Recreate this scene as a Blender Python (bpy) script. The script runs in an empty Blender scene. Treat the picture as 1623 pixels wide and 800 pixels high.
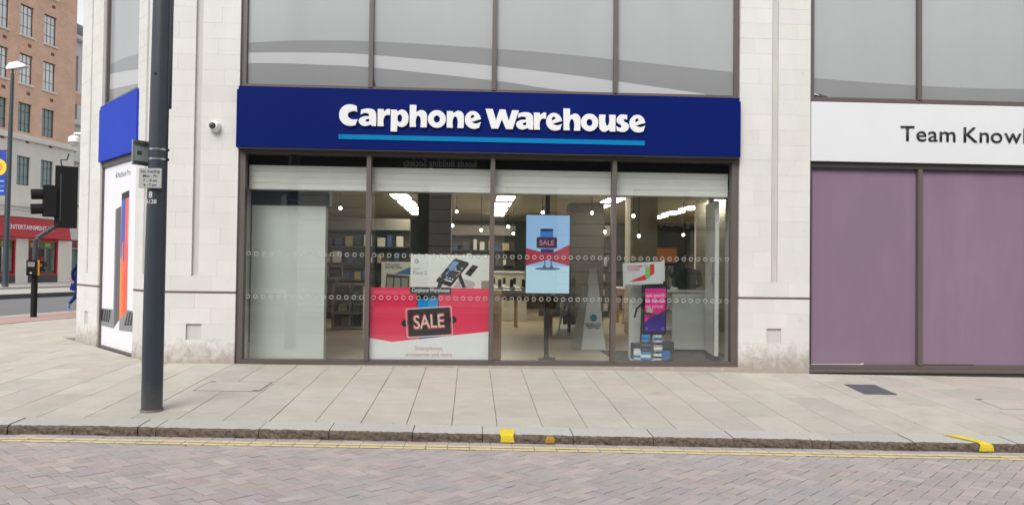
import bpy, bmesh, math, random
from mathutils import Matrix, Vector
random.seed(7)
R = math.radians
SC = bpy.context.scene
COL = SC.collection

# ------------------------------------------------------------------ camera
cd = bpy.data.cameras.new('camera'); cam = bpy.data.objects.new('camera', cd); COL.objects.link(cam)
cd.sensor_width = 36.0; cd.lens = 36.0 * 1200.0 / 1623.0; cd.clip_start = 0.05; cd.clip_end = 1500
yaw, pitch, roll = R(3.026), R(1.12), R(0.712)
fw = Vector((math.sin(yaw)*math.cos(pitch), math.cos(yaw)*math.cos(pitch), math.sin(pitch)))
rt = Vector((math.cos(yaw), -math.sin(yaw), 0)); up = rt.cross(fw)
rt2 = rt*math.cos(roll) + up*math.sin(roll); up2 = -rt*math.sin(roll) + up*math.cos(roll)
mw = Matrix((rt2, up2, -fw)).transposed().to_4x4(); mw.translation = (0, -10.85, 1.40)
cam.matrix_world = mw
SC.camera = cam
# ------------------------------------------------------------------ sky, sun, exposure
SUN_EL, SUN_AZ = R(44), R(202)          # azimuth clockwise from +y
w = bpy.data.worlds.new('World'); SC.world = w; w.use_nodes = True
nt = w.node_tree; nt.nodes.clear()
so = nt.nodes.new('ShaderNodeOutputWorld'); bg = nt.nodes.new('ShaderNodeBackground')
sk = nt.nodes.new('ShaderNodeTexSky'); sk.sky_type = 'NISHITA'; sk.sun_disc = False
sk.sun_elevation = SUN_EL; sk.sun_rotation = SUN_AZ; sk.air_density = 1.0; sk.dust_density = 2.0; sk.ozone_density = 1.0
hs = nt.nodes.new('ShaderNodeHueSaturation'); hs.inputs['Saturation'].default_value = 0.14
nt.links.new(sk.outputs[0], hs.inputs['Color']); nt.links.new(hs.outputs[0], bg.inputs[0]); nt.links.new(bg.outputs[0], so.inputs[0])
bg.inputs[1].default_value = 0.15
sl = bpy.data.lights.new('sun', 'SUN'); sl.energy = 1.5; sl.angle = R(35); sl.color = (1, 0.96, 0.9)
sun = bpy.data.objects.new('sun', sl); COL.objects.link(sun)
d = Vector((math.sin(SUN_AZ)*math.cos(SUN_EL), math.cos(SUN_AZ)*math.cos(SUN_EL), math.sin(SUN_EL)))
sun.rotation_euler = d.to_track_quat('Z', 'Y').to_euler(); sun.location = (0, -20, 30)
vs = SC.view_settings; vs.view_transform = 'Standard'; vs.look = 'None'; vs.gamma = 1; vs.use_curve_mapping = False
vs.exposure = 0.62
SC.render.engine = 'CYCLES'
cy = SC.cycles; cy.use_denoising = True; cy.max_bounces = 8; cy.transparent_max_bounces = 16; cy.glossy_bounces = 4
cy.sample_clamp_indirect = 6; cy.caustics_reflective = False; cy.caustics_refractive = False
try: cy.denoiser = 'OPENIMAGEDENOISE'
except Exception: pass

# ------------------------------------------------------------------ materials
def srgb(r, g, b):
    f = lambda c: (c/255/12.92) if c/255 <= 0.04045 else ((c/255+0.055)/1.055)**2.4
    return (f(r), f(g), f(b))
MC = {}
def mat(name, col, rough=0.6, var=0.0, scale=3.0, bump=0.0, bscale=40.0, metal=0.0, spec=0.5, coat=0.0, rnd=0.0, hue=0.0, emit=None, es=0.0, stretch=None, custom=None):
    if name in MC: return MC[name]
    m = bpy.data.materials.new(name); m.use_nodes = True; MC[name] = m
    n = m.node_tree.nodes; l = m.node_tree.links; p = n['Principled BSDF']
    p.inputs['Roughness'].default_value = rough; p.inputs['Metallic'].default_value = metal
    p.inputs['Specular IOR Level'].default_value = spec; p.inputs['Coat Weight'].default_value = coat
    p.inputs['Coat Roughness'].default_value = 0.05
    p.inputs['Base Color'].default_value = (*col, 1)
    if emit:
        p.inputs['Emission Color'].default_value = (*emit, 1); p.inputs['Emission Strength'].default_value = es
    out = None
    geo = n.new('ShaderNodeNewGeometry')
    pos = geo.outputs['Position']
    if stretch:
        mp = n.new('ShaderNodeMapping'); mp.inputs['Scale'].default_value = stretch; l.new(pos, mp.inputs[0]); spos = mp.outputs[0]
    else: spos = pos
    def mul(a, fac):
        mx = n.new('ShaderNodeMix'); mx.data_type = 'RGBA'; mx.blend_type = 'MULTIPLY'; mx.inputs['Factor'].default_value = 1
        if a is None: mx.inputs['A'].default_value = (*col, 1)
        else: l.new(a, mx.inputs['A'])
        l.new(fac, mx.inputs['B']); return mx.outputs['Result']
    if var > 0:
        t = n.new('ShaderNodeTexNoise'); t.inputs['Scale'].default_value = scale; t.inputs['Detail'].default_value = 6; t.inputs['Roughness'].default_value = 0.65
        l.new(spos, t.inputs['Vector'])
        mr = n.new('ShaderNodeMapRange'); mr.inputs['From Min'].default_value = 0.25; mr.inputs['From Max'].default_value = 0.75
        mr.inputs['To Min'].default_value = 1-var; mr.inputs['To Max'].default_value = 1+var
        l.new(t.outputs['Fac'], mr.inputs['Value']); out = mul(out, mr.outputs[0])
    if rnd > 0 or hue > 0:
        oi = n.new('ShaderNodeObjectInfo')
        mr = n.new('ShaderNodeMapRange'); mr.inputs['To Min'].default_value = 1-rnd; mr.inputs['To Max'].default_value = 1+rnd
        l.new(oi.outputs['Random'], mr.inputs['Value']); out = mul(out, mr.outputs[0])
        if hue > 0:
            wn = n.new('ShaderNodeTexWhiteNoise'); wn.noise_dimensions = '1D'; l.new(oi.outputs['Random'], wn.inputs['W'])
            mx = n.new('ShaderNodeMix'); mx.data_type = 'RGBA'; mx.blend_type = 'SOFT_LIGHT'; mx.inputs['Factor'].default_value = hue
            l.new(out, mx.inputs['A']); l.new(wn.outputs['Color'], mx.inputs['B']); out = mx.outputs['Result']
    if custom: out = custom(n, l, p, out, pos, col)
    if out is not None: l.new(out, p.inputs['Base Color'])
    if bump > 0:
        t = n.new('ShaderNodeTexNoise'); t.inputs['Scale'].default_value = bscale; t.inputs['Detail'].default_value = 5; l.new(pos, t.inputs['Vector'])
        b = n.new('ShaderNodeBump'); b.inputs['Strength'].default_value = bump; b.inputs['Distance'].default_value = 0.01
        l.new(t.outputs['Fac'], b.inputs['Height']); l.new(b.outputs[0], p.inputs['Normal'])
    return m

def dirt_low(zmax, zmin, dcol, amount=1.0, nscale=4.0, st=(1, 1, .5)):
    """brown splash stains near the foot of the wall, broken up by noise"""
    def f(n, l, p, out, pos, col):
        sx = n.new('ShaderNodeSeparateXYZ'); l.new(pos, sx.inputs[0])
        mr = n.new('ShaderNodeMapRange'); mr.inputs['From Min'].default_value = zmax; mr.inputs['From Max'].default_value = zmin
        l.new(sx.outputs['Z'], mr.inputs['Value'])
        mp = n.new('ShaderNodeMapping'); mp.inputs['Scale'].default_value = st; l.new(pos, mp.inputs[0])
        t = n.new('ShaderNodeTexNoise'); t.inputs['Scale'].default_value = nscale; t.inputs['Detail'].default_value = 8; t.inputs['Roughness'].default_value = .7; l.new(mp.outputs[0], t.inputs['Vector'])
        ad = n.new('ShaderNodeMath'); ad.operation = 'MULTIPLY_ADD'; l.new(mr.outputs[0], ad.inputs[0]); ad.inputs[1].default_value = .55; 
        sb = n.new('ShaderNodeMath'); sb.operation = 'SUBTRACT'; l.new(t.outputs['Fac'], sb.inputs[0]); sb.inputs[1].default_value = .6
        l.new(sb.outputs[0], ad.inputs[2])
        r2 = n.new('ShaderNodeMapRange'); r2.inputs['From Min'].default_value = 0.0; r2.inputs['From Max'].default_value = .35; r2.inputs['To Max'].default_value = amount; l.new(ad.outputs[0], r2.inputs['Value'])
        mx = n.new('ShaderNodeMix'); mx.data_type = 'RGBA'; l.new(r2.outputs[0], mx.inputs['Factor']); mx.inputs['B'].default_value = (*dcol, 1)
        if out is None: mx.inputs['A'].default_value = (*col, 1)
        else: l.new(out, mx.inputs['A'])
        return mx.outputs['Result']
    return f
def blotch(dcol, nscale, lo, hi, amount, st=(1, 1, 1)):
    def f(n, l, p, out, pos, col):
        mp = n.new('ShaderNodeMapping'); mp.inputs['Scale'].default_value = st; l.new(pos, mp.inputs[0])
        t = n.new('ShaderNodeTexNoise'); t.inputs['Scale'].default_value = nscale; t.inputs['Detail'].default_value = 7; t.inputs['Roughness'].default_value = .68; l.new(mp.outputs[0], t.inputs['Vector'])
        r2 = n.new('ShaderNodeMapRange'); r2.inputs['From Min'].default_value = lo; r2.inputs['From Max'].default_value = hi; r2.inputs['To Max'].default_value = amount; l.new(t.outputs['Fac'], r2.inputs['Value'])
        mx = n.new('ShaderNodeMix'); mx.data_type = 'RGBA'; l.new(r2.outputs[0], mx.inputs['Factor']); mx.inputs['B'].default_value = (*dcol, 1)
        if out is None: mx.inputs['A'].default_value = (*col, 1)
        else: l.new(out, mx.inputs['A'])
        return mx.outputs['Result']
    return f
def chain(*fs):
    def f(n, l, p, out, pos, col):
        for g in fs: out = g(n, l, p, out, pos, col)
        return out
    return f

def glass_mat(name, tint, f0):
    if name in MC: return MC[name]
    m = bpy.data.materials.new(name); m.use_nodes = True; MC[name] = m
    n = m.node_tree.nodes; l = m.node_tree.links; n.clear()
    o = n.new('ShaderNodeOutputMaterial'); mx = n.new('ShaderNodeMixShader'); t = n.new('ShaderNodeBsdfTransparent'); g = n.new('ShaderNodeBsdfGlossy')
    lw = n.new('ShaderNodeLayerWeight'); lw.inputs['Blend'].default_value = .5
    pw = n.new('ShaderNodeMath'); pw.operation = 'POWER'; pw.inputs[1].default_value = 5; l.new(lw.outputs['Facing'], pw.inputs[0])
    ma = n.new('ShaderNodeMath'); ma.operation = 'MULTIPLY_ADD'; ma.inputs[1].default_value = 1-f0; ma.inputs[2].default_value = f0; l.new(pw.outputs[0], ma.inputs[0])
    t.inputs[0].default_value = (*tint, 1); g.inputs['Roughness'].default_value = 0.0
    l.new(ma.outputs[0], mx.inputs[0]); l.new(t.outputs[0], mx.inputs[1]); l.new(g.outputs[0], mx.inputs[2]); l.new(mx.outputs[0], o.inputs[0])
    return m
def brick_mat(name, c1, c2, mortar, bw, bh, frame_obj=None, msize=0.012, rough=.85):
    if name in MC: return MC[name]
    m = bpy.data.materials.new(name); m.use_nodes = True; MC[name] = m
    n = m.node_tree.nodes; l = m.node_tree.links; p = n['Principled BSDF']; p.inputs['Roughness'].default_value = rough
    tc = n.new('ShaderNodeTexCoord'); sx = n.new('ShaderNodeSeparateXYZ'); cb = n.new('ShaderNodeCombineXYZ'); l.new(tc.outputs['Object'], sx.inputs[0])
    ad = n.new('ShaderNodeMath'); ad.operation = 'ADD'; l.new(sx.outputs['X'], ad.inputs[0]); l.new(sx.outputs['Y'], ad.inputs[1])
    l.new(ad.outputs[0], cb.inputs['X']); l.new(sx.outputs['Z'], cb.inputs['Y'])
    b = n.new('ShaderNodeTexBrick'); b.inputs['Color1'].default_value = (*c1, 1); b.inputs['Color2'].default_value = (*c2, 1); b.inputs['Mortar'].default_value = (*mortar, 1)
    b.inputs['Scale'].default_value = 1; b.inputs['Brick Width'].default_value = bw; b.inputs['Row Height'].default_value = bh; b.inputs['Mortar Size'].default_value = msize
    l.new(cb.outputs[0], b.inputs['Vector'])
    t = n.new('ShaderNodeTexNoise'); t.inputs['Scale'].default_value = .8; t.inputs['Detail'].default_value = 6; l.new(tc.outputs['Object'], t.inputs['Vector'])
    mr = n.new('ShaderNodeMapRange'); mr.inputs['To Min'].default_value = .75; mr.inputs['To Max'].default_value = 1.25; l.new(t.outputs['Fac'], mr.inputs['Value'])
    mx = n.new('ShaderNodeMix'); mx.data_type = 'RGBA'; mx.blend_type = 'MULTIPLY'; mx.inputs['Factor'].default_value = 1; l.new(b.outputs['Color'], mx.inputs['A']); l.new(mr.outputs[0], mx.inputs['B'])
    l.new(mx.outputs['Result'], p.inputs['Base Color'])
    return m
def plain(name, rgb, rough=.6, **k): return mat(name, srgb(*rgb), rough, **k)

STAIN = srgb(120, 96, 78)
stone = mat('portland_stone', (0.605, 0.596, 0.576), .8, var=.05, scale=2.2, rnd=.03, hue=.025, bump=.10, bscale=60, stretch=(1, 1, .55),
            custom=chain(blotch((0.54, .52, .475), 1.5, .5, .8, .5, (1, 1, .3)), dirt_low(.42, -.1, STAIN, .62, 8, (1, 1, .85))))
mortar = mat('stone_joint', (0.57, 0.556, 0.528), .9, var=.06, scale=8)
groove_shade = mat('stone_groove_shade', (0.50, 0.487, 0.462), .85, var=.1, scale=3, stretch=(1, 1, .3))  # shade in the grooves and square recesses is put into the stone colour
flash = mat('ledge_metal', (0.12, 0.09, 0.07), .6, var=.3, scale=6)
frame_m = mat('bronze_frame', (0.105, 0.085, 0.08), .42, var=.06, scale=4, bump=.02)
frame_dark = mat('dark_frame', (0.035, 0.032, 0.03), .5, var=.1)
glass = glass_mat('shop_glass', (0.95, .965, .955), .10)
flagm = mat('york_flag', (0.455, 0.422, 0.374), .8, var=.10, scale=2.6, rnd=.065, hue=.03, bump=.18, bscale=70,
            custom=chain(blotch((0.32, .292, .25), 2.4, .54, .8, .6), blotch((0.2, .19, .17), 18, .68, .8, .5), blotch((.13, .12, .11), 9, .715, .74, .55), blotch((.56, .54, .50), 5, .62, .75, .35)))
flag_joint = mat('flag_joint', (0.19, 0.18, 0.155), .95, var=.25, scale=12)
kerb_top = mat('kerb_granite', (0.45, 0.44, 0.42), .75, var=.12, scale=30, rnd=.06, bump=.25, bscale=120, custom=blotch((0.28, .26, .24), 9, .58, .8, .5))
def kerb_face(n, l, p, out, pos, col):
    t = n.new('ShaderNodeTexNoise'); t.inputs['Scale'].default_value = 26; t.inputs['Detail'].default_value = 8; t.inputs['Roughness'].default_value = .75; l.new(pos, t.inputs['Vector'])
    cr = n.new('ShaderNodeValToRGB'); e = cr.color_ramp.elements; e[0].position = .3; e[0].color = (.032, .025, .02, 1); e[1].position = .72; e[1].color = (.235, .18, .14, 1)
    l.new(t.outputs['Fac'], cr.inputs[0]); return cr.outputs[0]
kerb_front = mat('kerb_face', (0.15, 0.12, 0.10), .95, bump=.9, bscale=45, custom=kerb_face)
paver = mat('brick_paver', (0.415, 0.362, 0.352), .85, var=.08, scale=5, rnd=.11, hue=.07, bump=.15, bscale=90,
            custom=chain(blotch((0.33, .335, .36), 1.6, .47, .68, .55), blotch((.50, .45, .43), 22, .66, .78, .4), blotch((.20, .18, .18), 2.3, .62, .8, .45), blotch((.09, .085, .08), 38, .70, .76, .6)))
paver_joint = mat('paver_joint', (0.21, 0.183, 0.175), .95, var=.3, scale=20)
yellow = mat('road_yellow', (0.70, 0.60, 0.30), .8, var=.10, scale=12, custom=blotch((.47, .41, .34), 22, .48, .7, .65))
ypaint = mat('yellow_mark', (0.72, 0.55, 0.03), .8, var=.16, scale=30, bump=.4, bscale=120, custom=blotch((.40, .33, .16), 40, .56, .68, .8))
asphalt = mat('asphalt', (0.16, 0.16, 0.165), .9, var=.12, scale=1.5, bump=.3, bscale=60)
concrete = mat('pale_paving', (0.40, 0.385, 0.35), .85, var=.1, scale=2)
redtact = mat('red_tactile', (0.42, 0.28, 0.25), .85, var=.15, scale=5)
signblue = mat('sign_blue', (0.0035, 0.0115, 0.112), .45, var=.05, scale=1.5, spec=.05)
cornerblue_lit = mat('corner_blue_lit', (0.022, 0.055, 0.44), .5, var=.08, scale=1.2, spec=.08)  # strong light on the corner panel is put into its blue
white = mat('white_paint', (0.8, 0.8, 0.8), .5, var=.02, scale=2)
signwhite = mat('sign_white', (0.625, 0.64, 0.66), .45, var=.02, scale=1.5)
lettering_w = mat('letter_white', (0.70, 0.71, 0.725), .45, spec=.2)
cyanbar = mat('cyan_bar', (0.002, 0.175, 0.40), .5, spec=.08)
black = mat('black_letter', (0.012, 0.012, 0.014), .5)
polem = mat('pole_blue_grey', (0.030, 0.041, 0.055), .42, var=.12, scale=5, bump=.03, custom=dirt_low(.25, -.1, (.10, .09, .08), .5, 14))
upper_glass = mat('frosted_pane', (0.345, 0.362, 0.367), .16, var=.05, scale=.9, stretch=(1, 1, .2), spec=.45)
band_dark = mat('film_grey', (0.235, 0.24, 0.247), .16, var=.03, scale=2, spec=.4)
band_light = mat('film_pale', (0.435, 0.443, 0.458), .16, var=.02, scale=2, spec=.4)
purple = mat('purple_film', (0.222, 0.150, 0.216), .15, bump=.05, bscale=3, var=.09, scale=1.1, stretch=(1, 1, .35), spec=.5, custom=chain(blotch((.185, .142, .2), .55, .45, .7, .8, (1, 1, .5)), blotch((.265, .188, .25), .9, .5, .72, .5, (1.4, 1, .15))))

# ------------------------------------------------------------------ mesh helpers
class MB:
    def __init__(s): s.v = []; s.f = []; s.mi = []
    def add(s, vs, fs, m=0, T=None):
        o = len(s.v); s.v += [tuple(T @ Vector(p)) if T else tuple(p) for p in vs]
        s.f += [tuple(o+i for i in f) for f in fs]; s.mi += [m]*len(fs); return s
    def box(s, x0, x1, y0, y1, z0, z1, m=0, T=None, c=0.0):
        if c > 0:
            vs = []
            for zi, z in ((0, z0), (1, z0+c), (2, z1-c), (3, z1)):
                k = c if zi in (0, 3) else 0
                for (x, y, sx, sy) in ((x0, y0, 1, 1), (x1, y0, -1, 1), (x1, y1, -1, -1), (x0, y1, 1, -1)):
                    vs.append((x+sx*max(k, 0)+ (sx*c*0 if k else 0), y+sy*k, z))
            fs = [(3, 2, 1, 0), (12, 13, 14, 15)]
            for a in range(3):
                for i in range(4):
                    j = (i+1) % 4; fs.append((a*4+i, a*4+j, a*4+4+j, a*4+4+i))
            return s.add(vs, fs, m, T)
        vs = [(x0, y0, z0), (x1, y0, z0), (x1, y1, z0), (x0, y1, z0), (x0, y0, z1), (x1, y0, z1), (x1, y1, z1), (x0, y1, z1)]
        return s.add(vs, [(3, 2, 1, 0), (4, 5, 6, 7), (0, 1, 5, 4), (1, 2, 6, 5), (2, 3, 7, 6), (3, 0, 4, 7)], m, T)
    def prism(s, pts, a, b, axis='y', m=0, T=None):
        """polygon pts (2D) extruded a->b along axis"""
        n = len(pts)
        mk = {'y': lambda p, t: (p[0], t, p[1]), 'z': lambda p, t: (p[0], p[1], t), 'x': lambda p, t: (t, p[0], p[1])}[axis]
        vs = [mk(p, a) for p in pts] + [mk(p, b) for p in pts]
        fs = [tuple(range(n)), tuple(range(2*n-1, n-1, -1))] + [(i, i+n, (i+1) % n+n, (i+1) % n) for i in range(n)]
        return s.add(vs, fs, m, T)
    def tube(s, path, r, seg=10, m=0, T=None, caps=True):
        pts = [Vector(p) for p in path]; rr = r if isinstance(r, (list, tuple)) else [r]*len(pts)
        vs = []; fs = []
        for i, p in enumerate(pts):
            t = (pts[min(i+1, len(pts)-1)] - pts[max(i-1, 0)]).normalized()
            a = t.cross(Vector((0, 0, 1)) if abs(t.z) < .9 else Vector((0, 1, 0))).normalized(); b = t.cross(a)
            for k in range(seg):
                an = 2*math.pi*k/seg; vs.append(p + (a*math.cos(an)+b*math.sin(an))*rr[i])
        for i in range(len(pts)-1):
            for k in range(seg):
                j = (k+1) % seg; fs.append((i*seg+k, i*seg+j, (i+1)*seg+j, (i+1)*seg+k))
        if caps:
            fs.append(tuple(range(seg-1, -1, -1))); o = (len(pts)-1)*seg; fs.append(tuple(o+k for k in range(seg)))
        return s.add(vs, fs, m, T)
    def lathe(s, prof, seg=20, m=0, T=None):
        vs = []; fs = []
        for r, z in prof:
            for k in range(seg): an = 2*math.pi*k/seg; vs.append((r*math.cos(an), r*math.sin(an), z))
        for i in range(len(prof)-1):
            for k in range(seg):
                j = (k+1) % seg; fs.append((i*seg+k, i*seg+j, (i+1)*seg+j, (i+1)*seg+k))
        fs.append(tuple(range(seg-1, -1, -1))); o = (len(prof)-1)*seg; fs.append(tuple(o+k for k in range(seg)))
        return s.add(vs, fs, m, T)
    def sphere(s, c, r, seg=12, rings=8, m=0, sc=(1, 1, 1)):
        prof = [(max(r*math.sin(math.pi*i/rings), 1e-4), -r*math.cos(math.pi*i/rings)) for i in range(rings+1)]
        return s.lathe(prof, seg, m, Matrix.Translation(c) @ Matrix.Diagonal((*sc, 1)))
    def mesh(s, name, mats, smooth=False):
        me = bpy.data.meshes.new(name); me.from_pydata(s.v, [], s.f)
        for mm in (mats if isinstance(mats, (list, tuple)) else [mats]): me.materials.append(mm)
        if len(me.materials) > 1: me.polygons.foreach_set('material_index', s.mi)
        if smooth:
            me.polygons.foreach_set('use_smooth', [True]*len(me.polygons))
            try: me.set_sharp_from_angle(angle=R(40))
            except Exception: pass
        me.update(); return me
def tag(o, label=None, cat=None, group=None, kind=None):
    if label: o['label'] = label
    if cat: o['category'] = cat
    if group: o['group'] = group
    if kind: o['kind'] = kind
    return o
def link(name, me, parent=None, loc=None, **t):
    o = bpy.data.objects.new(name, me); COL.objects.link(o)
    if parent: o.parent = parent
    if loc: o.location = loc
    return tag(o, **t)
def build(name, mb, mats, parent=None, smooth=False, loc=None, **t):
    return link(name, mb.mesh(name, mats, smooth), parent, loc, **t)
def empty(name, loc=(0, 0, 0), rz=0.0, **t):
    o = bpy.data.objects.new(name, None); COL.objects.link(o); o.location = loc; o.rotation_euler = (0, 0, rz); o.empty_display_size = .2
    return tag(o, **t)
def bx(name, m, parent, x0, x1, y0, y1, z0, z1, c=0.0, **t): return build(name, MB().box(x0, x1, y0, y1, z0, z1, c=c), m, parent, **t)

# text meshes: local x right, y up, z towards the reader
def text_mesh(body, cap, weight=0.0, ext=0.0006, align='CENTER', space=1.0, word=1.0, sx=1.0, fit=None, shear=0.0):
    c = bpy.data.curves.new('txt', 'FONT'); c.body = body; c.size = 1; c.offset = weight; c.space_character = space; c.space_word = word; c.shear = shear
    c.resolution_u = 4
    o = bpy.data.objects.new('txt', c); me = bpy.data.meshes.new_from_object(o); bpy.data.objects.remove(o); bpy.data.curves.remove(c)
    xs = [v.co.x for v in me.vertices]; x0, x1 = min(xs), max(xs); k = cap/0.69
    kx = k*sx if fit is None else fit/(x1-x0)
    ox = {'CENTER': (x0+x1)/2, 'LEFT': x0, 'RIGHT': x1}[align]
    for v in me.vertices: v.co = ((v.co.x-ox)*kx, v.co.y*k, 0)
    return me
def FR(origin, xdir=(1, 0, 0), ydir=(0, 0, 1)):
    x = Vector(xdir).normalized(); y = Vector(ydir).normalized(); z = x.cross(y)
    m = Matrix((x, y, z)).transposed().to_4x4(); m.translation = origin; return m
def txt(name, body, cap, m, F, x, y, parent=None, z=.003, rot=0.0, **k):
    me = text_mesh(body, cap, **k); me.name = name; me.materials.append(m)
    me.transform(F @ Matrix.Translation((x, y, z)) @ Matrix.Rotation(rot, 4, 'Z'))
    return link(name, me, parent)
def flat(name, polys, m, F, z0, z1, parent=None, **t):
    mb = MB()
    for p in polys: mb.prism(p, z0, z1, 'z', T=F)
    return build(name, mb, m, parent, **t)
def rect(x0, x1, y0, y1): return [(x0, y0), (x1, y0), (x1, y1), (x0, y1)]
def rrect(x0, x1, y0, y1, r, n=4):
    out = []
    for cx, cy_, a0 in ((x1-r, y0+r, -90), (x1-r, y1-r, 0), (x0+r, y1-r, 90), (x0+r, y0+r, 180)):
        for i in range(n+1): a = R(a0+90*i/n); out.append((cx+r*math.cos(a), cy_+r*math.sin(a)))
    return out
def circ(cx, cy_, r, n=16, ry=None): return [(cx+r*math.cos(2*math.pi*i/n), cy_+(ry or r)*math.sin(2*math.pi*i/n)) for i in range(n)]
def xf(pts, s=1.0, dx=0, dy=0, rot=0.0):
    c, sn = math.cos(rot), math.sin(rot); return [((x*c-y*sn)*s+dx, (x*sn+y*c)*s+dy) for x, y in pts]
def clip(poly, a, b, c):
    """keep a*x+b*y+c >= 0"""
    out = []
    for i in range(len(poly)):
        p, q = poly[i], poly[(i+1) % len(poly)]; dp = a*p[0]+b*p[1]+c; dq = a*q[0]+b*q[1]+c
        if dp >= 0: out.append(p)
        if dp*dq < 0: t = dp/(dp-dq); out.append((p[0]+(q[0]-p[0])*t, p[1]+(q[1]-p[1])*t))
    return out
def area(p): return abs(sum(p[i][0]*p[(i+1) % len(p)][1]-p[(i+1) % len(p)][0]*p[i][1] for i in range(len(p))))/2
def slab(mb, poly, zf, thick, gap, bev, dz=0.0, tilt=(0, 0)):
    """n-gon block on sloping ground: gap = half joint, bev = edge wear"""
    if area(poly) < 1e-3: return None
    cx = sum(p[0] for p in poly)/len(poly); cy_ = sum(p[1] for p in poly)/len(poly)
    sg = sum(poly[i][0]*poly[(i+1) % len(poly)][1]-poly[(i+1) % len(poly)][0]*poly[i][1] for i in range(len(poly)))
    if sg < 0: poly = poly[::-1]
    def inset(pp, g):
        n = len(pp); out = []
        for i in range(n):
            a, b, c = Vector(pp[i-1]), Vector(pp[i]), Vector(pp[(i+1) % n])
            e1 = (b-a); e2 = (c-b)
            if e1.length < 1e-6 or e2.length < 1e-6: out.append((b.x, b.y)); continue
            e1.normalize(); e2.normalize(); n1 = Vector((-e1.y, e1.x)); n2 = Vector((-e2.y, e2.x))
            k = 1+n1.dot(n2); k = max(k, .3); o = b+(n1+n2)*(g/k); out.append((o.x, o.y))
        return out
    o1 = inset(poly, gap); o2 = inset(poly, gap+bev); n = len(poly)
    zz = lambda p: zf(*p)+dz+tilt[0]*(p[0]-cx)+tilt[1]*(p[1]-cy_)
    vs = [(p[0], p[1], zz(p)-thick) for p in o1]+[(p[0], p[1], zz(p)-bev*.6) for p in o1]+[(p[0], p[1], zz(p)) for p in o2]
    fs = [tuple(range(2*n, 3*n))]
    for a in (0, n):
        for i in range(n): j = (i+1) % n; fs.append((a+i, a+j, a+n+j, a+n+i))
    mb.add(vs, fs); return (cx, cy_)
def catmull(pts, n=6):
    out = []
    for i in range(len(pts)-1):
        p0 = pts[max(i-1, 0)]; p1 = pts[i]; p2 = pts[i+1]; p3 = pts[min(i+2, len(pts)-1)]
        for k in range(n):
            t = k/n; f = lambda a, b, c, e: .5*((2*b)+(-a+c)*t+(2*a-5*b+4*c-e)*t*t+(-a+3*b-3*c+e)*t**3)
            out.append((f(p0[0], p1[0], p2[0], p3[0]), f(p0[1], p1[1], p2[1], p3[1])))
    return out+[pts[-1]]
def block(mb, x0, x1, z0, z1, yf, yb, c, T=None, m=0):
    vs = [(x0, yb, z0), (x1, yb, z0), (x1, yb, z1), (x0, yb, z1), (x0, yf+c, z0), (x1, yf+c, z0), (x1, yf+c, z1), (x0, yf+c, z1),
          (x0+c, yf, z0+c), (x1-c, yf, z0+c), (x1-c, yf, z1-c), (x0+c, yf, z1-c)]
    fs = [(8, 9, 10, 11), (3, 2, 1, 0)]
    for a in (0, 4):
        for i in range(4): j = (i+1) % 4; fs.append((a+i, a+j, a+4+j, a+4+i))
    mb.add(vs, fs, m, T)

# ================================================================== GROUND
def gz(x, y):
    z = -.04-.0118*max(x, -4.0)
    if x < -4: z -= .006*(-4-x)
    return z+.04*max(min(y, 0.0), -4.0)
def yk(x): return -3.60-.025*x                 # kerb front line
def kerb_z(x): return gz(x, yk(x))
def rz(x, y): return kerb_z(x)-.085+.014*min(max(yk(x)-y, 0), 4.5)-.014*max(yk(x)-y-4.5, 0)
build('ground', MB().add([(-400, -400, -.75), (400, -400, -.75), (400, 400, -.75), (-400, 400, -.75)], [(0, 1, 2, 3)]), asphalt, kind='structure')

# frame of the side street: s along it, d = distance out from the brick building
BD = Vector((.2125, .977)); BN = Vector((.977, -.2125)); B0 = Vector((-31.49, 41.5))
def Bp(s, dd): q = B0+BD*s+BN*dd; return (q.x, q.y)
def Bd(x, y): return (Vector((x, y))-B0).dot(BN)
NEAR = 25.55
# ---- chamfer of the corner building
CX, CA = -4.45, 50.0
CDIR = Vector((-math.cos(R(CA)), math.sin(R(CA)), 0))        # along the chamfer, away from the front
def cham(s, out=0.0): q = Vector((CX, 0, 0))+CDIR*s+Vector((-CDIR.y*1.0, CDIR.x*1.0, 0))*out; return q
CN = Vector((-math.sin(R(CA)), -math.cos(R(CA)), 0))        # outward normal of chamfer
CEND = Vector((CX, 0, 0))+CDIR*4.04

# ---- pavement: bed sheet + stone flags
def grid_sheet(name, x0, x1, y0f, y1f, zf, dz, m, nx=40, ny=10, **t):
    mb = MB(); vs = []; fs = []
    for i in range(nx+1):
        x = x0+(x1-x0)*i/nx; a, b = y0f(x), y1f(x)
        for j in range(ny+1): y = a+(b-a)*j/ny; vs.append((x, y, zf(x, y)+dz))
    for i in range(nx):
        for j in range(ny): k = i*(ny+1)+j; fs.append((k, k+ny+1, k+ny+2, k+1))
    return build(name, mb.add(vs, fs), m, **t)
def yfar(x):
    # far limit of the near pavement on the left: the side street kerb
    return 0.6 if x > -4.6 else None
pav = empty('pavement', (0, 0, 0), kind='structure')
mb = MB(); st = 1.0
xs = [-17+.5*i for i in range(63)]
for i in range(len(xs)-1):
    for j in range(56):
        xa, xb = xs[i], xs[i+1]
        ya, yb = -4.5+.5*j, -4.0+.5*j
        p = [(xa, ya), (xb, ya), (xb, yb), (xa, yb)]
        p = clip(p, .025, 1, 3.60-.02)                                  # behind kerb front
        if not p: continue
        p = clip(p, BN.x, BN.y, -B0.dot(BN)-NEAR)
        if not p: continue
        if xa > -4.5 and ya > .6: continue
        mb.add([(q[0], q[1], gz(*q)-.012) for q in p], [tuple(range(len(p)))])
build('bedding', mb, flag_joint, pav)
flags = []
k0 = -40
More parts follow.
